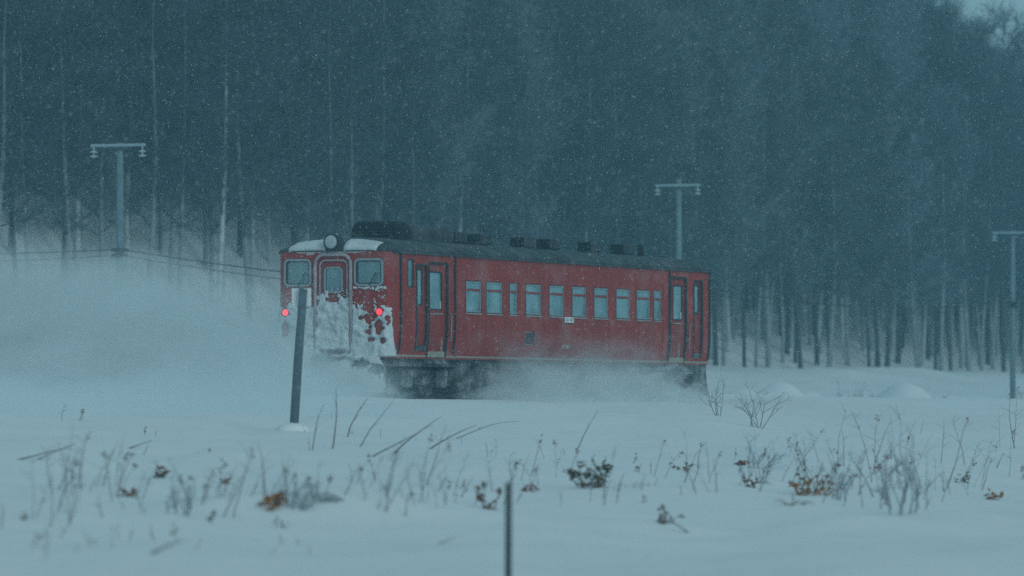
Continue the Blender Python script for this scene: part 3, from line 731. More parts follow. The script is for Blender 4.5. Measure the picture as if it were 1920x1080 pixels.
# ------------------------------------------------------------------ blown snow raised by the railcar
def spray(name, label, l0, l1, w0, w1, h0, h1, dens, nscale, lo, hi, fade, pl=2.0, pw=2.0, pz=1.3, seed=0.0, dirpow=None):
    m, t, v = volume_mat(name, 0.0, (0.93, 0.97, 0.99), 0.2)
    tc = t.nodes.new('ShaderNodeTexCoord')
    sx, sy, sz = (w1 - w0) / 2, (l1 - l0) / 2, (h1 - h0) / 2
    o = MB().box(-sx, sx, -sy, sy, 0, 2 * sz).build(name, m)
    o.location = C0 + Vector((0, 0, RAIL + h0)) + U * ((l0 + l1) / 2) + N * ((w0 + w1) / 2); o.rotation_euler = (0, 0, -PHI)
    def math_(op, a, b=None, clamp=False):
        nd = t.nodes.new('ShaderNodeMath'); nd.operation = op; nd.use_clamp = clamp
        for i, x in enumerate((a, b)):
            if x is None: continue
            if isinstance(x, (int, float)): nd.inputs[i].default_value = x
            else: t.links.new(x, nd.inputs[i])
        return nd.outputs[0]
    sep = t.nodes.new('ShaderNodeSeparateXYZ'); t.links.new(tc.outputs['Object'], sep.inputs[0])
    X = math_('DIVIDE', sep.outputs['X'], sx); Y = math_('DIVIDE', sep.outputs['Y'], sy); Z = math_('DIVIDE', sep.outputs['Z'], 2 * sz)
    fx = math_('SUBTRACT', 1.0, math_('POWER', math_('ABSOLUTE', X), pw), True)
    if dirpow == 'wake':      # dense behind the train, thinning away
        fy = math_('SUBTRACT', 1.0, math_('POWER', math_('ABSOLUTE', Y), 8.0), True)
    else:
        fy = math_('SUBTRACT', 1.0, math_('POWER', math_('ABSOLUTE', Y), pl), True)
    fz = math_('POWER', math_('SUBTRACT', 1.0, Z, True), pz)
    f = math_('MULTIPLY', math_('MULTIPLY', fx, fy), fz)
    mp = t.nodes.new('ShaderNodeMapping'); mp.inputs['Scale'].default_value = (1, 0.45, 1.3); mp.inputs['Location'].default_value = (seed, seed, 0)
    t.links.new(tc.outputs['Object'], mp.inputs['Vector'])
    n = t.nodes.new('ShaderNodeTexNoise'); n.inputs['Scale'].default_value = nscale; n.inputs['Detail'].default_value = 5; n.inputs['Roughness'].default_value = 0.68; n.inputs['Distortion'].default_value = 1.0
    t.links.new(mp.outputs['Vector'], n.inputs['Vector'])
    # the cloud's body stays, noise eats its rim
    e = math_('SUBTRACT', math_('ADD', f, math_('MULTIPLY', math_('SUBTRACT', n.outputs['Fac'], 0.5), 1.7)), fade)
    mr = t.nodes.new('ShaderNodeMapRange'); mr.interpolation_type = 'SMOOTHSTEP'
    mr.inputs['From Min'].default_value = lo; mr.inputs['From Max'].default_value = hi; mr.inputs['To Max'].default_value = dens
    t.links.new(e, mr.inputs['Value'])
    g = math_('MULTIPLY', mr.outputs['Result'], math_('MULTIPLY', math_('MULTIPLY', fx, fy), math_('MULTIPLY', math_('SUBTRACT', 1.0, Z, True), 2.0), False))
    t.links.new(g, v.inputs['Density'])
    tag(o, label, kind='stuff')
    return o
spray('snow_wake', 'cloud of powder snow trailing behind the railcar', -50, -2.6, -9, 4.0, -0.9, 3.6, 1.2, 0.5, 0.0, 0.5, 0.02, pz=0.9, dirpow='wake')
spray('snow_wake', 'low skirt of drifting powder at the foot of the snow cloud', -52, -13, 0.5, 11.0, -1.5, 1.1, 0.55, 0.4, 0.0, 0.5, 0.10, pz=1.0, dirpow='wake', seed=2.2)
spray('snow_wake', 'powder snow swirling up past the hidden side of the railcar end', -8, 7, -8, -1.7, -0.4, 3.2, 1.1, 0.6, 0.0, 0.5, 0.10, pl=3, pz=1.0, seed=5.1)
spray('snow_spray', 'powder snow whirling along the foot of the railcar side', 1.9, 15.2, 1.5, 4.8, -0.6, 1.2, 2.4, 1.6, 0.0, 0.5, 0.18, pl=6, pw=3, pz=1.0, seed=3.3)
spray('snow_spray', 'thin wisps of powder snow rising against the red side', 1.6, 17, 1.5, 3.6, 0.0, 1.9, 0.60, 0.9, 0.0, 0.7, 0.14, pl=2, pw=3, pz=1.0, seed=9.3)
spray('snow_spray', 'powder snow boiling up under the tail lights', -5.0, -0.1, -2.6, 2.8, -0.6, 1.45, 2.2, 1.1, 0.0, 0.6, 0.15, pl=4, pw=3, pz=1.0, seed=7.7)

# ------------------------------------------------------------------ telegraph poles and wires
def pole(px, py_top, Y, py_arm, label, extra=True):
    top = at(px, py_top, Y); gz = ground_z(top.x, top.y)
    root = empty('telegraph_pole', (top.x, top.y, gz), R(-20))
    tag(root, label, 'telegraph pole', 'telegraph poles behind the railway')
    h = top.z - gz; ha = at(px, py_arm, Y).z - gz
    m = MB(); m.tube([(0, 0, -0.8), (0, 0, h * 0.5), (0, 0, h)], [0.135, 0.115, 0.09], 12); m.build('post', M['concrete'], root, smooth=True)
    m = MB(); m.box(-0.88, 0.88, -0.17, -0.11, ha - 0.05, ha + 0.03, 0.01); m.build('crossarm', M['arm'], root)
    for x in (-0.78, 0.78):
        m = MB(); m.tube([(x, -0.14, ha - 0.045), (x, -0.14, ha - 0.32)], 0.02, 6)
        for dz in (0.20, 0.33): m.tube([(x, -0.14, ha - dz + 0.03), (x, -0.14, ha - dz), (x, -0.14, ha - dz - 0.03)], [0.06, 0.13, 0.05], 10)
        m.build('insulator', M['porcelain'], root)
    m = MB(); m.box(-0.16, 0.16, -0.17, 0.17, ha - 0.09, ha - 0.055, 0.01); m.build('arm_clamp', M['marker'], root)
    # bracket that carries the low cables
    return root, h
Z_W = 4.86
poles = [(-1355, 127), (225, 165), (1273, 206), (1899, 243), (2390, 282)]
LBL = ['concrete telegraph pole beside the line beyond the left of the view', 'tall telegraph pole standing in the snow cloud, with black cables fixed halfway up',
       'telegraph pole rising behind the far end of the railcar roof', 'telegraph pole at the edge of the forest, standing clear on snow by the drifts', 'last telegraph pole further along the line']
tops = [120, 268, 335, 432, 470]; 
pp = []
for (px, Y), tp, lb in zip(poles, tops, LBL):
    root, h = pole(px, tp, Y, tp + (12 if px == 1273 else 4), lb); pp.append(root)
    g = root.location
    for dz in (0.0, -0.16): 
        m = MB(); m.box(-0.2, 0.2, -0.2, 0.2, (ZC + Z_W) - g.z + dz - 0.07, (ZC + Z_W) - g.z + dz + 0.03, 0.01); m.build('cable_clamp', M['wire'], root)
for k in range(4):
    a, b = pp[k].location, pp[k + 1].location
    for dz, sag, rr, lab in ((0.0, 0.55, 0.018, 'upper'), (-0.17, 0.62, 0.013, 'lower')):
        A = Vector((a.x, a.y - 0.2, ZC + Z_W + dz)); B = Vector((b.x, b.y - 0.2, ZC + Z_W + dz))
        pts = []
        for i in range(25):
            q = i / 24; p = A.lerp(B, q); p.z -= 4 * sag * q * (1 - q); pts.append(p)
        m = MB(); m.tube(pts, rr, 5); o = m.build('cable', M['wire'])
        where = ['leading off past the snow cloud at the pole with black clamps', 'running from the pole in the snow cloud to behind the railcar', 'running from behind the railcar to the pole on the open snow', 'running on beyond the pole on the open snow'][k]
        tag(o, f'{lab} black cable {where}', 'cable', 'black cables slung between the telegraph poles')

# ------------------------------------------------------------------ marker posts
b = hit(549, 806); 
root = empty('marker_post', b); tag(root, 'leaning dark post with small white board in front of the snowy railcar end', 'marker post')
Y = b.y; tp = at(569, 542, Y) - b
m = MB(); m.tube([(0, 0, -0.3), (tp.x * 0.5, 0, tp.z * 0.5), (tp.x, 0, tp.z)], [0.08, 0.077, 0.07], 12); m.build('post', M['marker'], root, smooth=True)
q = at(565, 557, Y) - b
m = MB().box(q.x - 0.17, q.x + 0.17, 0.06, 0.075, q.z - 0.155, q.z + 0.155); m.build('sign_board', M['plate'], root)
m = MB().box(q.x - 0.035, q.x + 0.045, -0.075, 0.058, q.z - 0.17, q.z + 0.17, 0.01); m.build('bracket', M['marker'], root)
m = MB(); m.v = []; 
m.tube([(0, 0, -0.1), (0, 0, 0.05), (0, 0, 0.11)], [0.34, 0.26, 0.07], 14); m.build('snow_collar', M['snow'], root, smooth=True)

Yp = 52; t_ = at(953, 905, Yp); gz = ground_z(t_.x, t_.y)
root = empty('stake', (t_.x, t_.y, gz)); tag(root, 'slim dark steel stake upright in the snow nearest the camera', 'stake')
m = MB(); h = t_.z - gz; m.tube([(0, 0, -0.3), (0.005, 0, h - 0.01), (0.005, 0, h)], [0.031, 0.031, 0.025], 12); m.build('shaft', M['stake'], root, smooth=True)
m = MB(); m.box(0.024, 0.034, -0.03, -0.02, 0.02, h - 0.03); m.build('flange', M['steel'], root)

# ------------------------------------------------------------------ forest
def tree_proto(seed, kind):
    r = random.Random(seed)
    Ht = r.uniform(13.5, 17.5); r0 = {'birch': 0.12, 'dark': 0.10, 'larch': 0.105}[kind] * r.uniform(0.85, 1.2)
    bend = (r.uniform(-0.5, 0.5), r.uniform(-0.5, 0.5))
    def tp(f): return Vector((bend[0] * f * f + 0.12 * math.sin(f * 7 + seed), bend[1] * f * f + 0.12 * math.cos(f * 5 + seed), Ht * f))
    tr = MB(); fr = [0, 0.05, 0.15, 0.3, 0.45, 0.6, 0.8, 1.0]
    tr.tube([tp(f) + Vector((0, 0, -0.5 if f == 0 else 0)) for f in fr], [r0 * 1.25, r0, r0 * 0.93, r0 * 0.8, r0 * 0.66, r0 * 0.45, r0 * 0.22, 0.015], 7)
    cr = MB()
    def tri(p, d, ln, wd):
        d = d.normalized(); a = d.cross(Vector((r.gauss(0, 1), r.gauss(0, 1), r.gauss(0, 1)))).normalized() * wd
        i = len(cr.v); q = p + d * ln
        cr.v += [tuple(p - a), tuple(p + a), tuple(q)]; cr.f.append((i, i + 1, i + 2))
    nb = {'birch': 34, 'dark': 40, 'larch': 60}[kind]
    cb = r.uniform(0.17, 0.30)
    for k in range(nb):
        f = cb + (0.985 - cb) * (k + r.random()) / nb
        az = r.uniform(0, 2 * math.pi)
        if kind == 'larch': ln = (1.05 - f) * 3.0 + 0.35; up = r.uniform(-0.05, 0.3)
        else: ln = 2.9 * (1 - ((f - 0.55) / 0.62) ** 2) * r.uniform(0.6, 1.0) + 0.4; up = r.uniform(0.5, 1.3)
        d = Vector((math.cos(az), math.sin(az), up)).normalized(); p = tp(f); pts = [p]
        for s in range(3):
            d = (d + Vector((r.gauss(0, .16), r.gauss(0, .16), r.gauss(0.06, .1)))).normalized(); p = p + d * ln / 3; pts.append(p)
        rb = 0.018 + 0.035 * (1 - f)
        cr.tube(pts, [rb, rb * 0.7, rb * 0.45, 0.006], 3, cap=False)
        nt_ = int(22 + 38 * ln / 3)
        for s in range(nt_):
            q = r.random() ** 0.7 * 2.999; i = int(q); base = pts[i].lerp(pts[i + 1], q - i)
            dd = (d * 0.5 + Vector((r.gauss(0, .7), r.gauss(0, .7), r.gauss(0.25, .5)))).normalized()
            l2 = r.uniform(0.5, 1.15) if kind != 'larch' else r.uniform(0.35, 0.8)
            tri(base, dd, l2, 0.014)
            for e in range(3):
                tri(base + dd * l2 * r.uniform(0.3, 0.9), dd + Vector((r.gauss(0, .6), r.gauss(0, .6), r.gauss(0.1, .5))), l2 * 0.6, 0.011)
    return tr, cr
PROTO = []
for i, (kind, bark, tw) in enumerate([('birch', 'bark_birch', 'twig'), ('birch', 'bark_birch', 'twig_grey'), ('birch', 'bark_mid', 'twig'), ('dark', 'bark_dark', 'twig'), ('dark', 'bark_dark', 'twig_grey'),
                                      ('dark', 'bark_mid', 'twig'), ('larch', 'bark_dark', 'twig'), ('larch', 'bark_mid', 'twig_grey')]):
    tr, cr = tree_proto(100 + i, kind)
    a = tr.build('trunk', M[bark]); c = cr.build('crown', M[tw])
    for o in (a, c): col.objects.unlink(o)
    PROTO.append((a.data, c.data, kind, bark)); bpy.data.objects.remove(a); bpy.data.objects.remove(c)

rt = random.Random(11); spots = []; grid = {}
def try_spot_p(p, k, dmin):
    key = (int(p.x // 3), int(p.y // 3))
    for dx in (-1, 0, 1):
        for dy in (-1, 0, 1):
            for q in grid.get((key[0] + dx, key[1] + dy), ()):
                if (q - p).length < dmin: return
    grid.setdefault(key, []).append(p); spots.append((p, 0, -k))
for _ in range(24000):
    x = rt.uniform(-62, 72); k = rt.uniform(-3, 122); y = k + 237.2 + 2.306 * (x + 4.19)
    if y < 120 or abs(x) > 0.0914 * y * 1.3 + 8: continue
    p = Vector((x, y, 0)); s, t = st(x, y)
    if t > -36: continue
    if k < 26 and rt.random() < 0.3: continue
    try_spot_p(p, k, 1.7 if k < 26 else 1.75)
# which ones show: nearest first
def shows(p): return abs(p.x) < 0.0914 * p.y + 1.5
vis = sorted([q for q in spots if shows(q[0])], key=lambda q: -q[2])
ind = vis[:296]; ids = {id(q) for q in ind}; rest = [q for q in spots if id(q) not in ids]
print('TREES', len(spots), 'individual', len(ind), 'mass', len(rest), 'depth', ind[-1][2])
NAMES = {'birch': ('birch_tree', 'leafless tree with pale trunk at the snowy foot of the wooded hill', 'pale-trunked bare trees along the forest edge'),
         'dark': ('bare_tree', 'leafless spreading tree with dark or grey trunk in the forest edge', 'dark bare trees along the forest edge'),
         'larch': ('larch_tree', 'bare narrow conical larch among the leafless trees of the forest edge', 'bare larches along the forest edge')}
for q in ind:
    p = q[0]; u = -q[2]
    wts = [0.8, 0.8, 5, 2.5, 2.5, 6, 1, 1] if u < 5 else [7, 7, 4, 3, 3, 4, 2, 2] if u < 30 else [1, 1, 2, 4, 4, 4, 3, 3]
    k = rt.choices(range(8), wts)[0]
    td, cd, kind, bark = PROTO[k]
    nm, lb, gp = NAMES[kind]
    if bark == 'bark_mid' and kind == 'birch': nm, lb, gp = NAMES['dark']
    root = empty(nm, (p.x, p.y, ground_z(p.x, p.y)), rt.uniform(0, 6.28)); root.rotation_euler = (rt.gauss(0, 0.025), rt.gauss(0, 0.025), rt.uniform(0, 6.28)); sc = rt.uniform(0.8, 1.12); root.scale = (sc * rt.uniform(0.9, 1.15), sc * rt.uniform(.9, 1.15), sc)
    tag(root, lb, 'tree', gp)
    a = bpy.data.objects.new('trunk', td); col.objects.link(a); a.parent = root
    a = bpy.data.objects.new('crown', cd); col.objects.link(a); a.parent = root
# the wood behind reads as one mass
pc = bpy.data.collections.new('forest_sources')
for k in (1, 2, 3, 4, 5, 6, 7):
    td, cd, kind, bark = PROTO[k]
    a = bpy.data.objects.new('source_tree', td.copy()); pc.objects.link(a)
    me = a.data; base = len(me.vertices)
    v = [tuple(x.co) for x in td.vertices] + [tuple(x.co) for x in cd.vertices]
    f = [tuple(x.vertices) for x in td.polygons] + [tuple(i + base for i in x.vertices) for x in cd.polygons]
    nf = len(td.polygons)
    me2 = bpy.data.meshes.new('source_tree'); me2.from_pydata(v, [], f); me2.materials.append(td.materials[0]); me2.materials.append(cd.materials[0])
    me2.polygons.foreach_set('material_index', [0] * nf + [1] * (len(f) - nf)); a.data = me2
fm = bpy.data.meshes.new('forest'); fm.from_pydata([(q[0].x, q[0].y, ground_z(q[0].x, q[0].y)) for q in rest], [], [])
fo = bpy.data.objects.new('forest', fm); col.objects.link(fo)
tag(fo, 'dense leafless forest covering the hillside behind the edge trees', kind='stuff')
ng = bpy.data.node_groups.new('forest_nodes', 'GeometryNodeTree')
ng.interface.new_socket('Geometry', in_out='INPUT', socket_type='NodeSocketGeometry'); ng.interface.new_socket('Geometry', in_out='OUTPUT', socket_type='NodeSocketGeometry')
gi = ng.nodes.new('NodeGroupInput'); go = ng.nodes.new('NodeGroupOutput')
ci = ng.nodes.new('GeometryNodeCollectionInfo'); ci.inputs['Collection'].default_value = pc; ci.inputs['Separate Children'].default_value = True; ci.inputs['Reset Children'].default_value = True
ip = ng.nodes.new('GeometryNodeInstanceOnPoints'); ip.inputs['Pick Instance'].default_value = True
rv = ng.nodes.new('FunctionNodeRandomValue'); rv.data_type = 'INT'; rv.inputs[4].default_value = 0; rv.inputs[5].default_value = 6
rr = ng.nodes.new('FunctionNodeRandomValue'); rr.data_type = 'FLOAT_VECTOR'; rr.inputs[0].default_value = (0, 0, 0); rr.inputs[1].default_value = (0.05, 0.05, 6.28)
rs = ng.nodes.new('FunctionNodeRandomValue'); rs.data_type = 'FLOAT'; rs.inputs[2].default_value = 0.8; rs.inputs[3].default_value = 1.15; rs.inputs['Seed'].default_value = 5
ng.links.new(gi.outputs[0], ip.inputs['Points']); ng.links.new(ci.outputs[0], ip.inputs['Instance']); ng.links.new(rv.outputs[2], ip.inputs['Instance Index'])
ng.links.new(rr.outputs[0], ip.inputs['Rotation']); ng.links.new(rs.outputs[1], ip.inputs['Scale']); ng.links.new(ip.outputs[0], go.inputs[0])
fo.modifiers.new('forest', 'NODES').node_group = ng

# ------------------------------------------------------------------ dry plants in the snow
def plant(kind, px, py, hp, label, group=None, leaf=None, lean=0.0, seed=0, name=None, nst=None, ground=None, far=None, spread=1.0):
    r = random.Random(seed * 131 + int(px) * 7 + int(py))
    b = ground if ground else (hit(px, py) if far is None else Vector((at(px, 0, far).x, far, ground_z(at(px, 0, far).x, far))))
    H = hp / F * b.y
    cats = {'stalk': ('dry_stalk', 'plant'), 'leafy': ('dead_leaf_plant', 'plant'), 'tuft': ('dead_grass', 'grass tuft'), 'shrub': ('bare_shrub', 'shrub'), 'twig': ('bare_twig', 'twig')}
    nm, ct = cats[kind]
    root = empty(name or nm, b); tag(root, label, ct, group)
    s = MB(); lf = MB()
    def bent(p, d, ln, rb, nseg=5, curl=0.12, gx=0.0):
        pts = [p]; 
        for i in range(nseg):
            d = (d + Vector((r.gauss(0, curl) + gx, r.gauss(0, curl), r.gauss(0, curl * 0.6)))).normalized(); p = p + d * ln / nseg; pts.append(p)
        s.tube(pts, [rb * (1 - 0.75 * i / nseg) for i in range(nseg + 1)], 5, cap=False)
        return pts, d
    def leafq(p, d, ln, wd):
        d = d.normalized(); a = d.cross(Vector((r.gauss(0, 1), r.gauss(0, 1), r.gauss(0, 1)))).normalized()
        c = d.cross(a) * ln * 0.15
        lf.add([p, p + d * ln * 0.35 + a * wd + c, p + d * ln * 0.5 - c * .6, p + d * ln * 0.35 - a * wd + c, p + d * ln, p + d * ln * 0.75 + a * wd * .6 - c], [(0, 1, 2), (0, 2, 3), (1, 5, 2), (2, 5, 4), (2, 4, 3)])
    if kind == 'stalk':
        for k in range(nst or r.randint(1, 3)):
            p = Vector((r.uniform(-.15, .15) * spread, r.uniform(-.1, .1), -0.08)); hh = H * r.uniform(0.6, 1.0)
            pts, d = bent(p, Vector((lean + r.gauss(0, .08), r.gauss(0, .06), 1)), hh, r.uniform(0.005, 0.012), gx=lean * 0.1, curl=0.09)
            for j in range(r.randint(2, 5)):
                q = r.uniform(0.4, 1) * 4.99; i = int(q); bp = pts[i].lerp(pts[i + 1], q - i)
                bent(bp, Vector((r.choice((-1, 1)) * r.uniform(.3, 1), r.gauss(0, .4), r.uniform(.3, 1))), hh * r.uniform(.12, .3), 0.004, 3, 0.15)
            if r.random() < 0.25:
                for j in range(5): leafq(pts[-1] + Vector((r.gauss(0, .015), r.gauss(0, .015), r.gauss(-.03, .03))), Vector((r.gauss(0, 1), r.gauss(0, 1), r.uniform(0, 1.5))), 0.05, 0.013)
    elif kind == 'leafy':
        for k in range(nst or r.randint(2, 5)):
            p = Vector((r.uniform(-.07, .07) * spread, r.uniform(-.12, .12), -0.08)); hh = H * r.uniform(0.6, 1.25)
            pts, d = bent(p, Vector((lean + r.gauss(0, .35), r.gauss(0, .2), 1)), hh, r.uniform(0.006, 0.011), curl=0.12)
            for j in range(r.randint(5, 10)):
                q = r.uniform(0.15, 0.95) * 4.99; i = int(q); bp = pts[i].lerp(pts[i + 1], q - i)
                leafq(bp, Vector((r.gauss(0, 1), r.gauss(0, 1), r.gauss(-.3, .6))), r.uniform(0.06, 0.13), r.uniform(0.015, 0.035))
    elif kind == 'tuft':
        for k in range(nst or 26):
            p = Vector((r.gauss(0, .05), r.gauss(0, .05), -0.06)); az = r.uniform(-1, 1)
            d = Vector((lean + az * 0.9 * spread, r.gauss(0, .3), 1)); hh = H * r.uniform(0.5, 1.15); n_ = 6; pts = [p]
            for i in range(n_):
                d = (d + Vector((lean * 0.16 + az * 0.1, 0, -0.16 * (i + 1) / 2))).normalized(); p = p + d * hh / n_; pts.append(p)
            lf.tube(pts, [0.007 * (1 - 0.8 * i / n_) for i in range(n_ + 1)], 3, cap=False)
    elif kind == 'shrub':
        def grow(p, d, ln, rb, dep):
            pts, d2 = bent(p, d, ln, rb, 4, 0.10)
            if dep == 0: return
            for j in range(r.randint(2, 3)):
                q = r.uniform(0.45, 1) * 3.99; i = int(q); bp = pts[i].lerp(pts[i + 1], q - i)
                grow(bp, d2 + Vector((r.gauss(0, .55), r.gauss(0, .5), r.gauss(.1, .25))), ln * r.uniform(.4, .65), rb * .55, dep - 1)
        for k in range(nst or 5):
            a = -0.8 + 1.6 * (k + .5) / (nst or 5)
            grow(Vector((r.gauss(0, .08), r.gauss(0, .08), -0.15)), Vector((lean + a * spread, r.gauss(0, .3), 1)), H * r.uniform(.55, .8), 0.018, 3)
    elif kind == 'twig':
        pts, d = bent(Vector((0, 0, -0.05)), Vector((lean, 0.05, 1)), H * math.sqrt(1 + lean * lean) * 1.05, 0.017, 8, 0.07, gx=lean * 0.05)
        for j in range(2):
            q = r.uniform(0.5, .9) * 5.99; i = int(q); bp = pts[i].lerp(pts[i + 1], q - i)
            bent(bp, d + Vector((r.gauss(0, .3), 0, r.gauss(0, .3))), H * 0.25, 0.005, 3, 0.1)
    if s.f: s.build('stem', M['stalk' if r.random() < 0.5 else 'stalk_grey'] if kind != 'shrub' else M['stalk_grey'], root, smooth=True)
    if lf.f: lf.build('blades' if kind == 'tuft' else 'leaves', M[leaf or 'leaf_brown'], root)
    return root
for a in [
    ('leafy', 1115, 916, 58, 'dense tuft of dark brown dead leaves left of two arching blades', 'leaf_olive', -0.3, 16, 2.2),
    ('leafy', 1525, 930, 50, 'large clump of orange-brown leaves on a tall branching dead plant', 'leaf_orange', 0.2, 11, 3.2),
    ('leafy', 1515, 925, 112, 'tall dark branching dead plant rising over the orange-brown clump', 'leaf_brown', 0.0, 5, 2.0),
    ('leafy', 506, 958, 56, 'orange-brown dead leaf plant at the rim of the long drift', 'leaf_orange', 0.0, 6, 0.7),
    ('leafy', 992, 924, 22, 'small russet leaf clump just beside the steel stake', 'leaf_russet', 0.3, 4, 0.8),
    ('leafy', 920, 955, 60, 'brown dead plant close before the steel stake', 'leaf_brown', -0.1, 4, 1.4),
    ('leafy', 1395, 912, 40, 'low brown leafy plant leaning right on a small drift', 'leaf_brown', 0.8, 5, 1.2),
    ('leafy', 1398, 872, 20, 'small rust-coloured leaf tuft above the low leafy plant', 'leaf_russet', -0.2, 4, 1.0),
    ('leafy', 1862, 938, 26, 'small orange leaf tuft alone on smooth snow', 'leaf_orange', 0.2, 4, 0.8),
    ('leafy', 306, 896, 30, 'little brown cross-shaped leaf cluster on a straight stalk', 'leaf_brown', 0.0, 4, 0.8),
    ('leafy', 424, 908, 24, 'tiny russet leaf bunch on a thin pale stalk', 'leaf_russet', 0.0, 3, 0.5),
    ('leafy', 232, 934, 34, 'low reddish leaf tuft with twigs leaning right', 'leaf_russet', 0.5, 4, 0.8),
    ('leafy', 1238, 985, 48, 'pale brown arching plant low before the dark leaf tuft', 'leaf_brown', 0.4, 3, 0.8),
    ('leafy', 1640, 880, 20, 'thin russet-tipped plant with twigs lying to the side', 'leaf_russet', -0.4, 4, 1.5),
    ('leafy', 1284, 885, 30, 'small brown plant half buried in the slope', 'leaf_brown', 0.1, 3, 0.8),
    ('leafy', 1800, 905, 36, 'brown-topped stalk with a bent head', 'leaf_brown', 0.1, 3, 0.8),
    ('leafy', 1140, 880, 28, 'small purple-brown seed plant behind the dark leaf tuft', 'leaf_brown', 0.2, 2, 0.5),
    ('tuft', 640, 936, 78, 'grey grass tuft whose blades arch over to one side', 'stalk_grey', -1.0, 24, 0.35),
    ('tuft', 1180, 916, 40, 'few thin blades arching away from the dark leaf tuft', 'stalk_grey', -0.4, 6, 1.0),
    ('tuft', 570, 960, 66, 'upright grey grass clump at the end of the long drift', 'stalk_grey', 0.05, 14, 0.35),
    ('tuft', 1490, 945, 40, 'sparse dry grass below the orange-brown clump', 'leaf_brown', 0.0, 14, 1.1),
    ('tuft', 1410, 905, 40, 'mixed dry grass behind the low brown plant', 'stalk_grey', 0.5, 14, 1.0),
    ('twig', 672, 838, 92, 'bare twig leaning steeply right in front of the plough', None, 0.62, 1, 1),
    ('twig', 690, 856, 60, 'long bare twig bending low to the right across open snow', None, 1.55, 1, 1),
    ('twig', 845, 824, 60, 'long straight twig lying nearly flat across open snow', None, 1.9, 1, 1),
    ('twig', 20, 862, 34, 'bent bare twig reaching low over the snow at the frame edge', None, 3.0, 1, 1),
    ('twig', 622, 842, 110, 'thin upright twig standing before the buried coupler', None, 0.3, 1, 1),
    ('twig', 1080, 846, 78, 'slender twig leaning right on the slope below the railcar', None, 0.5, 1, 1),
    ('twig', 800, 842, 66, 'fainter low twig beside the long bending one', None, 1.2, 1, 1),
]:
    kind, px, py, hp, lab, leaf, lean, ns, sp = a
    if leaf == 'stalk_grey': leaf = 'stalk_grey'
    plant(kind, px, py, hp, lab, leaf=leaf, lean=lean, nst=ns if kind != 'twig' else None, spread=sp)
for px, py, hp, lean, lab, sp, ns in [(1418, 802, 95, 0.0, 'bare branching shrub on the slope beyond the far end of the railcar', 0.9, 6), (1345, 770, 70, -0.2, 'thin leafless shrub close to the far end of the railcar', 0.7, 4),
                              (1730, 965, 160, 0.0, 'tall grey forked shrub with one dark upright stem', 0.14, 2), (1650, 935, 135, 0.05, 'tall wispy grey shrub beside the forked one', 0.18, 3),
                              (1560, 935, 80, 0.1, 'small tangled grey shrub beyond the orange-brown clump', 0.5, 6),
                              (1690, 968, 110, 0.1, 'low wispy shrub in front of the tall forked one', 0.3, 3), (1420, 880, 60, 0.3, 'tangled grey brush behind the low brown leafy plant', 0.8, 6), (330, 968, 75, 0.1, 'small grey brush standing before the cross-shaped leaf cluster', 0.35, 5),
                              (560, 958, 85, 0.2, 'wispy grey brush at the rim of the long drift', 0.5, 5)]:
    plant('shrub', px, py, hp, lab, lean=lean, spread=sp, nst=ns)
for px, py, hp, ln, lab in [(60, 862, 40, 1.9, 'thin twig arching low over the snow beside the tallest stems'), (230, 842, 22, 2.4, 'short thin twig bent flat above the cross-shaped leaf cluster'), (735, 850, 90, 0.8, 'long twig leaning right behind the steep one'),
                        (585, 845, 90, 0.15, 'upright twig close beside the leaning marker post'), (650, 820, 85, 0.25, 'faint upright twig beneath the plough'), (800, 1022, 26, 2.0, 'twig lying on the smooth snow before the long drift'), (275, 1036, 44, 1.4, 'bent twig rising from the lowest snow'), (1300, 1000, 40, -1.5, 'thin twig leaning left on the smooth snow')]:
    plant('twig', px, py, hp, lab, lean=ln)
for px, Y in ((1535, 188), (1610, 196), (1590, 192), (1640, 200), (1330, 165), (1770, 205), (1915, 235), (1480, 185)):
    plant('shrub', px, 0, 52 if px in (1610, 1590) else 30, 'low leafless brush poking out of the drifts beyond the track', 'low brush between the drifts beyond the track', far=Y, spread=1.3, nst=5)
rp = random.Random(21)
bands = []
plant('stalk', 108, 990, 235, 'tallest pair of thin grey stems, standing close together', nst=2, spread=0.8, leaf='leaf_brown')
plant('stalk', 140, 980, 215, 'thin tall stem just beside the tallest pair', nst=1, spread=0.8, leaf='leaf_brown')
for c, w_, y0, y1, n_, h0_, h1_ in ((110, 60, 940, 1000, 9, 60, 150), (250, 60, 940, 975, 7, 50, 110), (400, 70, 935, 970, 8, 60, 120), (540, 60, 945, 965, 9, 50, 110), (690, 60, 930, 958, 8, 50, 110),
                                 (820, 60, 920, 958, 9, 60, 130), (930, 50, 930, 960, 5, 50, 90), (1060, 70, 900, 955, 8, 50, 120), (1200, 60, 900, 960, 5, 40, 80), (1360, 60, 900, 930, 9, 50, 110), (1480, 60, 880, 940, 9, 60, 130),
                                 (1600, 50, 900, 960, 9, 60, 140), (1700, 60, 930, 975, 10, 60, 150), (1800, 50, 900, 930, 6, 50, 120), (1890, 40, 860, 910, 6, 50, 120), (150, 130, 1020, 1055, 9, 40, 80), (500, 140, 1010, 1050, 6, 30, 70), (1300, 500, 840, 880, 12, 20, 60), (500, 400, 800, 860, 8, 15, 40)):
    for _ in range(n_): bands.append((c + rp.uniform(-w_, w_), rp.uniform(y0 - 30, y1), rp.uniform(h0_, h1_ * 1.2) * (1 if rp.random() < 0.6 else 0.6)))
for px, py, hp in bands:
    px += rp.uniform(-8, 8)
    plant('stalk', px, py, hp, 'thin dry weed stalk poking out of the snow field', 'thin dry weed stalks scattered over the snow field', lean=rp.uniform(-0.25, 0.4), leaf='leaf_brown', nst=rp.choice((1, 2, 2, 3)), spread=2.2)

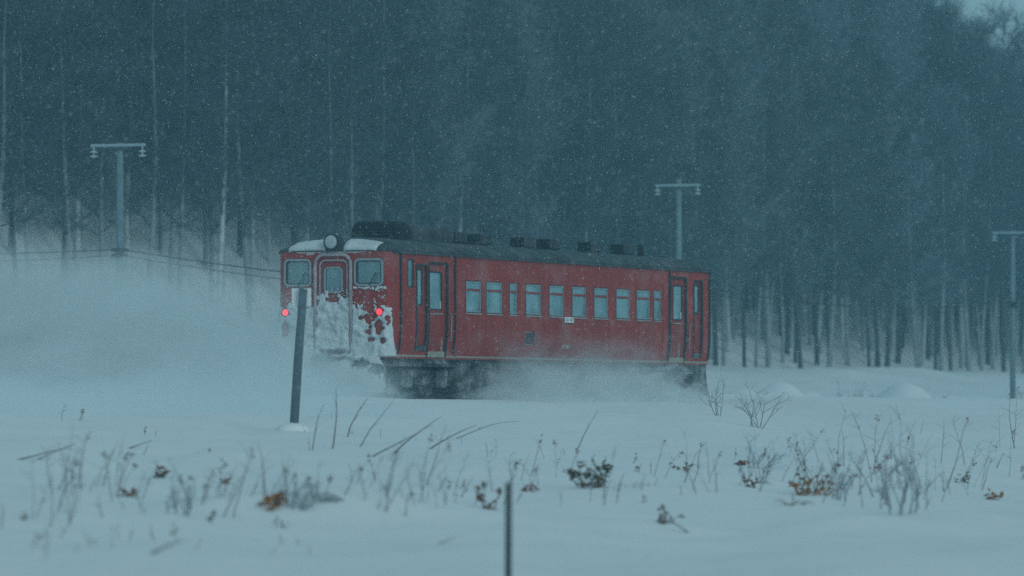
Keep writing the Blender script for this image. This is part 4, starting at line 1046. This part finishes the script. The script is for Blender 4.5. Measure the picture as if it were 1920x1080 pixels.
# ------------------------------------------------------------------ falling snow
def flakes():
    rg = np.random.default_rng(3); n = 70000
    c = np.stack([rg.uniform(-22, 22, n), rg.uniform(42, 175, n), rg.uniform(0, 15, n)], 1)
    keep = np.array([abs(a[0]) < 0.11 * a[1] + 3 and a[2] > ground_z(a[0], a[1]) + 0.05 for a in c]); c = c[keep]
    # keep flakes out of the carriage
    d = c[:, :2] - np.array([C0.x, C0.y]); l = d @ np.array([U.x, U.y]); w = d @ np.array([N.x, N.y]); h = c[:, 2] - RAIL
    c = c[~((l > -0.3) & (l < L + .3) & (abs(w) < 1.55) & (h < 4.4))]; n = len(c)
    r = rg.uniform(0.003, 0.0075, n); r[rg.random(n) < 0.02] *= 1.4
    o6 = np.array([(1.5, 0, 0), (-1.5, 0, 0), (0, 1, 0), (0, -1, 0), (0, 0, 1), (0, 0, -1)], float)
    a = rg.uniform(-0.6, 0.2, n); ca, sa = np.cos(a), np.sin(a)
    V = o6[None] * r[:, None, None]
    X = V[..., 0] * ca[:, None] - V[..., 2] * sa[:, None]; Z = V[..., 0] * sa[:, None] + V[..., 2] * ca[:, None]
    V = np.stack([X, V[..., 1], Z], -1) + c[:, None, :]
    T = np.array([(0, 2, 4), (2, 1, 4), (1, 3, 4), (3, 0, 4), (2, 0, 5), (1, 2, 5), (3, 1, 5), (0, 3, 5)])
    Fc = (np.arange(n)[:, None, None] * 6 + T[None]).reshape(-1, 3)
    me = bpy.data.meshes.new('falling_snow'); me.vertices.add(n * 6); me.vertices.foreach_set('co', V.reshape(-1).astype(np.float32))
    me.loops.add(len(Fc) * 3); me.loops.foreach_set('vertex_index', Fc.reshape(-1).astype(np.int32))
    me.polygons.add(len(Fc)); me.polygons.foreach_set('loop_start', np.arange(0, len(Fc) * 3, 3, dtype=np.int32))
    me.update(calc_edges=True); me.validate(); me.materials.append(M['flake'])
    o = bpy.data.objects.new('falling_snow', me); col.objects.link(o)
    tag(o, 'wind-driven snowflakes filling the air', kind='stuff')
flakes()
